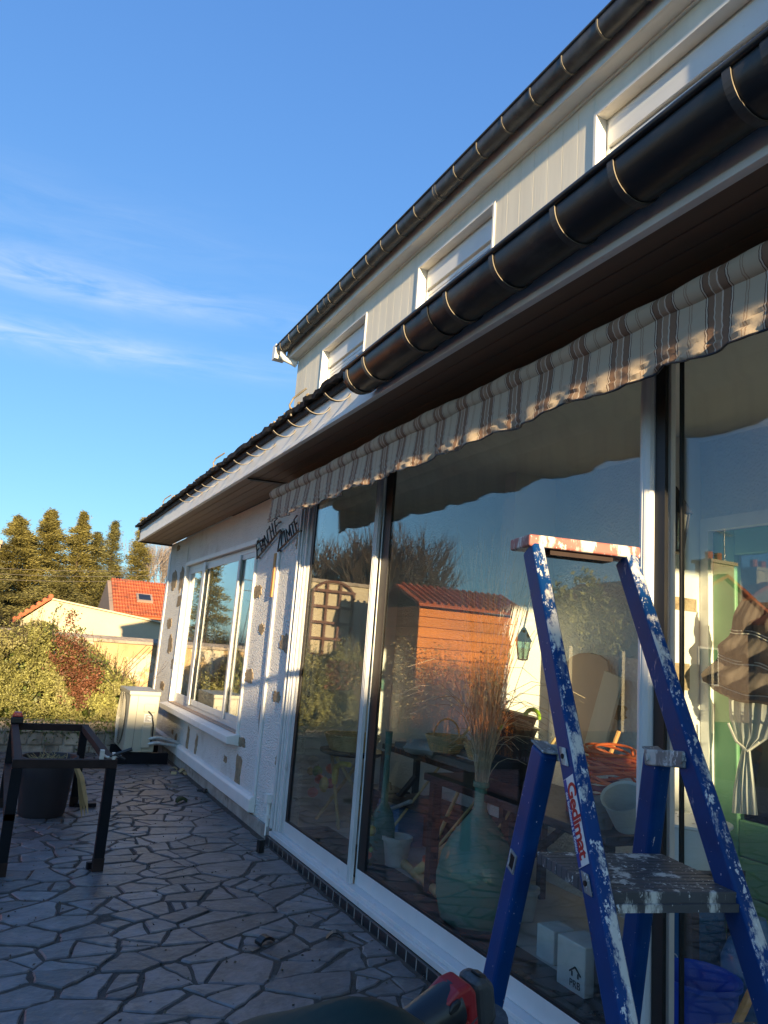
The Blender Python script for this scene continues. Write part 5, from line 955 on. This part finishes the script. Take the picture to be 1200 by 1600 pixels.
hd = thing('hedge', 'rounded light green hedge above the stone wall at the end of the paving', 'hedge', (.4, 10.4, 0))
def htop(x, y): return np.interp(x, [-1.2, 0, .55, .9, 1.25, 1.6], [1.20, 1.26, 1.28, 1.14, .86, .62])+.08*np.sin(x*7+y*3)+.07*np.sin(x*17+1+y*5)+.04*np.sin(x*37+y*11)-.10*np.abs(y-10.35)+.04
P = []
n = 46000; xs = rng.uniform(-1.0, 1.60, n); u = rng.random(n); yf = 9.66+.14*np.sin(xs*5)**2*.6; top = htop(xs, 10.1)
zf = .33+(top-.33)*rng.random(n)**.8; bulge = .14*np.sin(zf*6+xs*9)+.10*np.sin(xs*21+zf*13)+.06*np.sin(xs*43-zf*31); front = np.stack([xs, yf+.16*((zf-.3)/1.0)**2+bulge*.5+np.abs(rng.normal(0, .05, n)), zf], 1)
ye = rng.uniform(9.7, 10.8, n//2); xe = rng.uniform(-1.0, 1.60, n//2); tope = np.stack([xe, ye, htop(xe, ye)-np.abs(rng.normal(0, .05, n//2))], 1)
keep = np.sin(xs*13+zf*9)+np.sin(xs*29-zf*17+1)+.8*np.sin(xs*7+zf*23)+rng.normal(0, .7, n) > -1.25; front = front[keep]
leaves('hedge_foliage', np.concatenate([front, tope]), .034, 'leaf_hedge', hd, aspect=.42)
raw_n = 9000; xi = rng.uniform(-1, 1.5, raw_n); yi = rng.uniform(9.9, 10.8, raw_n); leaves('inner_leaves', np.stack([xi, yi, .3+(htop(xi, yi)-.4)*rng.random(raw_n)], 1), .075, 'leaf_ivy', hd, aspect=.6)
tw = Twigs(); tips = []
for i in range(26):
    x = rng.uniform(-.9, 1.5); tw.grow((x, 10.0+rng.uniform(0, .4), .2), (rng.normal()*.3, -.25, 1), .5, .008, 2, .5, .25, 2)
sp_ = []
for i in range(330):
    x = rng.uniform(-.95, 1.55); y = rng.uniform(9.7, 10.3); z = htop(x, y)-.05; q = np.array([x, y, z]); e = q+[rng.normal()*.05, rng.normal()*.05-.05, rng.uniform(.06, .30)]; tw.seg(q, e, .004, .002)
    for _ in range(9): sp_.append(tuple(q+(e-q)*rng.random()+rng.normal(size=3)*.014))
leaves('hedge_sprigs', sp_, .034, 'leaf_hedge', hd, aspect=.42); tw.build('hedge_stems', 'bark', hd)
cr_ = thing('red_creeper', 'rusty red creeper leaves sprawling over the front of the hedge', 'creeper', (.9, 9.7, .8)); P = []
for (px, py, s, n) in ((118, 1010, 16, 260), (105, 1040, 16, 300), (130, 1050, 22, 520), (120, 1078, 14, 260), (140, 1065, 12, 200), (95, 1000, 9, 120), (85, 1030, 8, 90), (125, 1098, 9, 70), (150, 1055, 8, 90), (110, 965, 10, 80)):
    for _ in range(int(n*1.7)): P.append(tuple(on_y(px+random.gauss(0, s*.66), py+random.gauss(0, s*.72), 9.66+random.gauss(0, .05)-.10*max(0, (1040-py)/100))))
leaves('creeper_leaves', P, .028, 'leaf_red', cr_, aspect=.6)
P2 = [(rng.uniform(-.85, -.05), 9.58+rng.normal()*.04, rng.uniform(.85, 1.25)) for _ in range(900)]; leaves('creeper_leaves', P2, .04, 'leaf_red', cr_, aspect=.6)
tw = Twigs(); vp = []
for (a, c_, e) in (((100, 1010), (112, 960), (134, 990)), ((95, 1020), (88, 960), (70, 985)), ((110, 1010), (124, 968), (128, 1000)), ((120, 1030), (150, 1010), (180, 1062)), ((125, 1040), (165, 1020), (192, 1052)), ((100, 1000), (104, 950), (118, 958)), ((85, 1010), (75, 955), (98, 945)), ((130, 1060), (160, 1045), (178, 1075))):
    A, B_c, E_ = [on_y(*q, 9.62) for q in (a, c_, e)]; prev = A
    for k in range(1, 15):
        t = k/14; q = A*(1-t)**2+B_c*2*t*(1-t)+E_*t*t; q = Vector((q.x, q.y+.03*math.sin(t*5), q.z)); tw.seg(prev, q, .004, .0035); prev = q
        for _ in range(3): vp.append(tuple(q+Vector((random.gauss(0, .02), random.gauss(0, .02), random.gauss(0, .02)))))
vn = thing('climbing_vine', 'thin arching vine shoots with small green leaves above the red creeper', 'vine', (.8, 9.62, 1.2)); tw.build('shoots', 'bark', vn); leaves('vine_leaves', vp, .036, 'leaf_ivy', vn, aspect=.55)
gw = thing('garden_wall', 'yellowish peeling rendered garden wall behind the hedge', 'wall', (1.5, 12.4, 0)); MB().box(-.55, 5.0, 12.3, 12.5, -.07, 1.235).build('wall_face', 'yellow_wall', gw)
b = MB(); b.prism([(-.55, 12.25, 1.236), (-.55, 12.55, 1.236), (-.55, 12.55, 1.26), (-.55, 12.4, 1.335), (-.55, 12.25, 1.28)], (5.55, 0, 0)); b.build('coping', 'stone', gw, bevel=.006)
tw = Twigs()
for k in range(3): tw.seg(on_y(172, 1078-6*k, 12.27), on_y(238-4*k, 1015-4*k, 12.27), .006, .004)
tw.build('dead_stems', 'bark', gw)
ww = thing('white_wall', 'tall pale block wall standing behind the trellis', 'wall', (-.86, 11.15, 0)); MB().box(-1.5, -.22, 11.05, 11.25, -.07, 2.42).build('wall_face', 'cream_wall', ww); MB().box(-1.52, -.20, 11.01, 11.28, 2.422, 2.48).build('coping', 'stone', ww, bevel=.006)
tr_ = thing('trellis', 'brown arched wooden trellis standing against the pale wall', 'trellis', (-.66, 11.0, .9)); b = MB(); xa, xb, z0, z1 = -1.0, -.31, 1.0, 2.2
for i in range(4): x = xa+(xb-xa)*i/3; h_ = z1+(.22 if i in (1, 2) else 0); b.box(x-.02, x+.02, 10.98, 11.005, z0, h_)
for k in range(6): z = z0+.05+k*.25; b.box(xa-.03, xb+.03, 10.955, 10.979, z-.02, z+.02)
b.tube([((xa+xb)/2+.365*math.cos(a), 10.99, z1+.26*math.sin(a)) for a in np.linspace(0, math.pi, 15)], .022, 6); b.build('lattice', 'trellis', tr_)
sd = thing('garden_shed', 'orange stained wooden garden shed with red tiled roof at the end of the lawn', 'shed', (-2.4, 9.6, 0)); sx0, sx1, sy0, sy1 = -2.75, -1.06, 9.0, 10.15; b = MB()
for k in range(15): z = -.05+k*.142; b.box(sx0, sx1, sy0+.004*(k % 2), sy1, z, z+.136)
b.build('shed_wall', 'shed', sd, bevel=.006); MB().box(sx0+.03, sx1-.03, sy0+.03, sy1-.03, -.07, 2.05).build('shed_core', 'dark_wood', sd)
b = MB(); b.prism([(sx0-.1, sy0-.16, 2.07), (sx0-.1, sy0-.16, 2.11), (sx0-.1, (sy0+sy1)/2, 2.40), (sx0-.1, sy1+.16, 2.11), (sx0-.1, sy1+.16, 2.07), (sx0-.1, (sy0+sy1)/2, 2.35)], (sx1-sx0+.2, 0, 0)); sr_ = b.build('shed_roof', 'roof_tile', sd)
b = MB()
for i in range(16):
    x = sx0-.05+i*.115
    b.tube([(x, sy0-.17, 2.118), (x, (sy0+sy1)/2, 2.415)], .028, 6)
b.build('roof_tiles', 'roof_tile', sr_)
# tree of many upright shoots, and shrubs seen in the glass
def bare_tree(name, label, loc, h, mk, group=None, r=.09, spread=.4, n=5, up=.35, depth=5, kids=3, trunk=.25, ln=.3, thick=1.0):
    t = thing(name, label, 'tree', loc, group); tw = Twigs(); p = np.array(loc, float); q = p+[0, 0, h*trunk]; tw.seg(p, q, r, r*.8)
    for k in range(n): a = 6.283*k/n+random.random(); tw.grow(q, (math.cos(a)*spread*1.6, math.sin(a)*spread*1.6, 1), h*ln, r*.55*thick, depth-1, spread, up, kids)
    tw.build('branches', mk, t); return t
bare_tree('bare_tree', 'bare tree with dense upright shoots behind the shed', (-2.45, 13.2, -.07), 3.6, 'bark', r=.13, spread=.42, n=11, up=.30, depth=5, kids=3, trunk=.22, ln=.33, thick=1.5)
sb = thing('brown_shrub', 'thin brown leafless shrub in front of the shed wall', 'shrub', (-1.6, 8.8, 0)); tw = Twigs(); tips = []
for i in range(150): tw.grow((rng.uniform(-2.9, -.55), 8.72+rng.normal()*.10, -.02), (rng.normal()*.25, rng.normal()*.15, 1), rng.uniform(.45, .75), .009, 2, .35, .4, 2, tips)
tw.build('stems', 'twig_red', sb); leaves('dead_leaves', [tuple(q+rng.normal(size=3)*.04) for q in tips for _ in range(2)], .035, 'straw', sb)
def broad_tree(name, label, loc, h, r, mk, n=5000, size=.22, seed=0, group=None):
    t = thing(name, label, 'tree', loc, group); rg = np.random.default_rng(seed); cl = rg.normal(size=(26, 3)); cl /= np.linalg.norm(cl, axis=1)[:, None]; cl *= rg.uniform(.35, 1, 26)[:, None]; P = cl[rg.integers(0, 26, n)]+rg.normal(size=(n, 3))*.16; P = P*[r, r, h*.36]+[loc[0], loc[1], loc[2]+h*.62]
    leaves('crown', P, size, mk, t); tw = Twigs(); tw.seg(loc, (loc[0], loc[1], loc[2]+h*.5), r*.08, r*.04)
    for c_ in cl: tw.seg((loc[0], loc[1], loc[2]+h*.4), c_*[r, r, h*.36]+[loc[0], loc[1], loc[2]+h*.62], r*.03, r*.008)
    tw.build('trunk', 'bark', t); return t
broad_tree('garden_tree', 'loose olive green tree beyond the shed', (-12.2, 18.5, -.07), 4.6, 1.5, 'leaf_hedge', 2600, .20, 3)
bare_tree('bare_tree', 'small bare tree right of the olive green tree', (-13.6, 19, -.07), 4.2, 'bark', r=.07, depth=5)
fp = thing('fence', 'brown board fence between the shed and the neighbouring houses', 'fence', (-9, 14, 0)); b = MB()
for i in range(60): x = -4.2-i*.16; b.box(x-.15, x, 13.6+i*.02, 13.62+i*.02, -.07, 1.75)
b.build('boards', 'dark_wood', fp)
for i in range(6): MB().box(-4.3-i*1.9, -4.2-i*1.9, 13.5+i*.23, 13.59+i*.23, -.07, 1.9).build('post', 'plank_pale', fp)
def gable_house(name, label, x0, x1, y0, y1, ze, zr, wall, roof, ridge='y', group=None, wins=(), chim=None):
    h_ = thing(name, label, 'house', ((x0+x1)/2, (y0+y1)/2, 0), group)
    if ridge == 'y': MB().prism([(x0, y0, -.07), (x1, y0, -.07), (x1, y0, ze), ((x0+x1)/2, y0, zr), (x0, y0, ze)], (0, y1-y0, 0)).build('wall', wall, h_); xm = (x0+x1)/2; o_ = .25; k = (zr-ze)/(xm-x0); b = MB(); b.prism([(x0-o_, y0-.2, ze-o_*k+.02), (xm, y0-.2, zr+.02), (x1+o_, y0-.2, ze-o_*k+.02), (x1+o_, y0-.2, ze-o_*k+.14), (xm, y0-.2, zr+.16), (x0-o_, y0-.2, ze-o_*k+.14)], (0, y1-y0+.4, 0))
    else: MB().prism([(x0, y0, -.07), (x0, y1, -.07), (x0, y1, ze), (x0, (y0+y1)/2, zr), (x0, y0, ze)], (x1-x0, 0, 0)).build('wall', wall, h_); ym = (y0+y1)/2; o_ = .25; k = (zr-ze)/(ym-y0); b = MB(); b.prism([(x0-.2, y0-o_, ze-o_*k+.02), (x0-.2, ym, zr+.02), (x0-.2, y1+o_, ze-o_*k+.02), (x0-.2, y1+o_, ze-o_*k+.14), (x0-.2, ym, zr+.16), (x0-.2, y0-o_, ze-o_*k+.14)], (x1-x0+.4, 0, 0))
    r_ = b.build('roof', roof, h_)
    for (wx, wz, ww_, wh) in wins:
        f = MB().box(wx-.06, wx+ww_+.06, y0-.05, y0+.02, wz-.06, wz+wh+.06).build('window', 'white', h_); MB().box(wx, wx+ww_, y0-.06, y0-.051, wz, wz+wh).build('pane', 'pane_dark', f)
    if chim:
        cx, cy, cw, zt = chim; c_ = MB(); c_.box(cx-cw, cx+cw, cy-.35, cy+.35, ze, zt); c_.box(cx-cw-.1, cx+cw+.1, cy-.45, cy+.45, zt, zt+.12); c_ = c_.build('chimney', 'cream_wall', r_)
    return h_, r_
# outbuilding and red roofed house seen beyond the garden wall
ob = thing('outbuilding', 'cream gabled outbuilding with a red tiled verge beyond the garden wall', 'outbuilding', (2.5, 22, 0)); g3 = [(.30, 20, -.07), (8.5, 20, -.07), (8.5, 20, 1.08), (.93, 20, 2.05), (.30, 20, 1.50)]
MB().prism(g3, (0, 5, 0)).build('wall', 'cream_wall', ob); b = MB(); b.prism([(.90, 19.85, 2.06), (.90, 19.85, 2.14), (.14, 19.85, 1.52), (.14, 19.85, 1.43)], (0, 5.2, 0)); r_ = b.build('roof', 'roof_tile', ob); b = MB(); b.prism([(.90, 19.9, 2.062), (.90, 19.9, 2.10), (8.6, 19.9, 1.11), (8.6, 19.9, 1.07)], (0, 5.2, 0)); b.build('roof_slope', 'cream_wall', ob)
b = MB()
for i in range(7): t = i/6; b.tube([(.18+.70*t, 19.82, 1.53+.60*t), (.18+.70*t, 20.6, 1.53+.60*t)], .06, 6)
b.build('verge_tiles', 'roof_tile', r_); MB().box(.34, .62, 19.97, 19.998, .95, 1.35).build('window', 'pane_dark', ob)
rh = thing('red_roofed_house', 'house with steep red tiled roof and one skylight beyond the outbuilding', 'house', (7, 38, 0)); MB().prism([(4.05, 35.3, -.07), (4.05, 41, -.07), (4.05, 41, 2.3), (4.05, 38, 3.82), (4.05, 35.3, 2.3)], (8, 0, 0)).build('wall', 'grey_wall', rh)
b = MB(); nx, ny = 66, 10; E0, E1 = Vector((3.80, 35.0, 2.20)), Vector((3.80, 38.0, 3.92))
for j in range(ny):
    a, c_ = E0.lerp(E1, j/ny), E0.lerp(E1, (j+1)/ny)
    for i in range(nx): x = 4.22+i*.125; b.hexa([(x, a.y, a.z+.03), (x+.115, a.y, a.z+.03), (x+.115, c_.y, c_.z), (x, c_.y, c_.z), (x+.02, a.y, a.z+.075), (x+.095, a.y, a.z+.075), (x+.095, c_.y, c_.z+.045), (x+.02, c_.y, c_.z+.045)])
r_ = b.build('roof', 'roof_tile', rh); MB().prism([(4.22, 35, 2.16), (4.22, 38, 3.91), (4.22, 41.3, 2.16), (4.22, 41.3, 2.1), (4.22, 38, 3.83), (4.22, 35, 2.10)], (8.25, 0, 0)).build('roof_deck', 'roof_tile', r_)
n_ = (E1-E0).normalized(); up_ = Vector((1, 0, 0)).cross(n_).normalized(); ck = E0.lerp(E1, .45); ck.x = 5.62; b = MB(); b.obox(ck+up_*.09, Vector((.36, 0, 0)), n_*.36, up_*.06); sk = b.build('skylight', 'grey_wall', rh); MB().obox(ck+up_*.155, Vector((.27, 0, 0)), n_*.26, up_*.006).build('pane', 'pane_dark', sk)
gable_house('neighbour_house', 'far pale house with wide chimney and aerial across the gardens', -21.0, -17.0, 18.5, 26, 4.0, 5.0, 'grey_wall', 'roof_tile', 'y', None, ((-18.6, 1.2, .9, 1.2),), (-19.4, 19.2, .62, 5.6))
nh, nr = gable_house('neighbour_house', 'far cream house with low gable across the gardens', -25.5, -20.6, 16.0, 24, 3.5, 4.4, 'cream_wall', 'roof_tile', 'y', None, ((-22.5, 1.0, 1.0, 1.2),))
ae = thing('roof_aerial', 'thin television aerial on the chimney of the far pale house', 'aerial', (-19.7, 19, 5.7)); tw = Twigs(); tw.seg((-19.7, 19, 5.6), (-19.7, 19, 7.0), .025, .02); tw.seg((-20.1, 19, 6.75), (-19.3, 19, 6.85), .015, .015)
for i in range(6): tw.seg((-20.05+i*.14, 18.75, 6.76+i*.015), (-20.05+i*.14, 19.25, 6.76+i*.015), .012, .012)
tw.build('aerial_rods', 'foil', ae)
for i, x in enumerate((-19.6, -19.1)): MB().tube([(x, 19.2, 5.72), (x, 19.2, 6.05)], .14, 10).build('chimney_pot', 'roof_tile', [o for o in COL.objects if o.name == 'chimney'][0])
# neighbour behind the viewer, whose roof shades the lower garden
sh_ = thing('house_opposite', 'long low house with hipped roof at the other end of the garden', 'house', (-7, -23, 0)); MB().box(-15, 2.6, -26, -19.6, -.07, 2.9).build('wall', 'cream_wall', sh_)
RZ = 5.22; MB().add([(-15.3, -19.2, 2.8), (3.0, -19.2, 2.8), (3.0, -26.4, 2.8), (-15.3, -26.4, 2.8), (-12, -22.8, RZ), (-1.3, -22.8, RZ)], [(0, 1, 5, 4), (1, 2, 5), (2, 3, 4, 5), (3, 0, 4), (3, 2, 1, 0)]).build('roof', 'roof_tile', sh_)
for x in (-12, -8, -4, 0): f = MB().box(x, x+1.2, -19.62, -19.56, 1, 2.2).build('window', 'white', sh_); MB().box(x+.08, x+1.12, -19.559, -19.55, 1.08, 2.12).build('pane', 'pane_dark', f)
# conifers
def conifer(label, x, y, h, r, mk, n, size, seed, group='conifers behind the red roofed house', power=.85, ragged=.42):
    rg = np.random.default_rng(seed); t = thing('conifer_tree', label, 'tree', (x, y, -.07), group); nb = int(46*h/8); P = []; Dd = []; tw = Twigs(); tw.seg((x, y, -.07), (x, y, h*.97), .16*h/8, .02)
    n = int(n*2.9); size = size*.46; per = n//(nb*3)
    for i in range(nb):
        z = h*(.06+.94*(i+.5)/nb); base = r*(1-z/h)**power*(.78+.44*rg.random())
        for k in range(3):
            a = rg.uniform(0, 6.283); ln = base*rg.uniform(1-ragged*1.4, 1+ragged)+.05; droop = rg.uniform(-.05, .30); q = np.array([x+math.cos(a)*ln, y+math.sin(a)*ln, z-.25*ln+droop*ln]); tw.seg((x, y, z), q, .025, .006)
            tt_ = rg.random(max(3, per))**.6; p = np.array([x, y, z])+(q-[x, y, z])*tt_[:, None]+rg.normal(size=(len(tt_), 3))*[.10+.07*ln, .10+.07*ln, .10]; P.append(p); d = np.array([math.cos(a), math.sin(a), .25]); Dd.append(np.repeat(d[None], len(tt_), 0))
    leaves('crown', np.concatenate(P), size, mk, t, aspect=.22, dirs=np.concatenate(Dd), spread=.7); tw.build('trunk', 'bark', t)
conifer('broadest dark conifer at the left, bushy almost to the ground', -.2, 47, 7.4, 5.0, 'needle', 15000, .40, 1, power=.95)
conifer('broad conifer with a rounded double top right of the broadest one', 1.5, 49, 8.3, 5.2, 'needle', 15000, .40, 2, power=1.05)
conifer('ragged conifer in the middle of the row', 3.4, 50, 8.6, 3.6, 'needle', 11000, .40, 3, power=1.05)
conifer('narrow conifer just left of the thin spire', 4.5, 51, 7.6, 2.6, 'needle_d', 7000, .38, 4)
conifer('thin spire shaped conifer standing alone against the sky', 5.55, 52, 8.6, 2.0, 'needle_d', 6200, .36, 5, power=1.0)
conifer('slim conifer whose top shows beside the roof corner', 7.1, 50, 8.8, 2.3, 'needle', 7500, .36, 6, power=1.0)
conifer('low bushy conifer filling the foot of the row', 2.4, 44, 4.4, 3.0, 'needle_d', 7000, .40, 7, power=.7)
conifer('low wide conifer behind the outbuilding ridge', 4.6, 45, 4.6, 2.6, 'needle_d', 6000, .40, 8, power=.7)
conifer('second low conifer at the left foot of the row', -1.0, 43, 4.2, 3.0, 'needle_d', 6000, .40, 9, power=.7)
conifer('shorter conifer between the double top and the broadest one', .6, 48, 6.4, 3.2, 'needle_d', 7000, .38, 10, power=.95)
for i, (x, y, h, r) in enumerate(((-4, 48, 6.5, 2.6), (-8, 50, 7.5, 2.4), (-12, 46, 6, 2.4))): conifer(('conifer left of the broadest one, seen only in the windows', 'tall conifer second to the left, seen only in the windows', 'short conifer third to the left, seen only in the windows')[i], x, y, h, r, 'needle_d', 4500, .45, 20+i)
bare_tree('bare_tree', 'grey leafless tree at the far left edge behind the conifers', (-2.2, 56, -.07), 8.4, 'bark_pale', r=.16, depth=5, spread=.4, kids=3, ln=.26)
bare_tree('birch_tree', 'leafless pinkish birch between the slim conifer and the house corner', (8.6, 52, -.07), 8.2, 'bark_pale', r=.13, depth=5, spread=.38, kids=3, up=.5)
bare_tree('birch_tree', 'smaller leafless birch left of the slim conifer', (6.2, 56, -.07), 6.4, 'bark_pale', r=.1, depth=5, spread=.38, kids=3, up=.5)
bare_tree('birch_tree', 'leafless birch hidden partly by the house corner', (10.6, 54, -.07), 8.0, 'bark_pale', r=.12, depth=5, spread=.38, kids=3, up=.5)
rs = thing('red_shrub', 'dense reddish brown leafless shrub at the left edge behind the hedge', 'shrub', (-.1, 15.5, 0)); tw = Twigs()
for i in range(60): tw.grow((-.35+rng.normal()*.5, 15.5+rng.normal()*.4, -.05), (rng.normal()*.3, rng.normal()*.3, 1), .75, .010, 3, .45, .2, 2)
tw.build('twigs', 'twig_red', rs)
py = thing('pylon', 'grey lattice power pylon far beyond the gardens', 'pylon', (-31, 116, 0)); tw = Twigs(); hh = 13
for s in ((-1, -1), (1, -1), (1, 1), (-1, 1)): tw.seg((-31+s[0]*1.2, 116+s[1]*1.2, 0), (-31+s[0]*.15, 116+s[1]*.15, hh), .07, .05)
for k in range(9): z = k*1.4; w = 1.2-1.05*z/hh; w2 = 1.2-1.05*(z+1.4)/hh; tw.seg((-31-w, 115, z), (-31+w2, 115, z+1.4), .05, .05); tw.seg((-31+w, 115, z), (-31-w2, 115, z+1.4), .05, .05)
for z in (9.5, 11.2): tw.seg((-33.4, 116, z), (-28.6, 116, z), .07, .07)
tw.build('lattice', 'zinc_old', py)
wr = thing('overhead_wires', 'thin slack overhead wires crossing in front of the conifers', 'wires', (-2, 30, 4)); tw = Twigs()
for k, (ya, yb) in enumerate(((884, 890), (893, 898), (902, 905))):
    a_, b_ = on_y(-60, ya, 30), on_y(262, yb, 33); pv = a_
    for i in range(1, 17): t_ = i/16; q = a_.lerp(b_, t_)-Vector((0, 0, .12*4*t_*(1-t_))); tw.seg(pv, q, .009, .009); pv = q
props(tw.build('wire_strands', 'plank_grey', wr), kind='stuff')
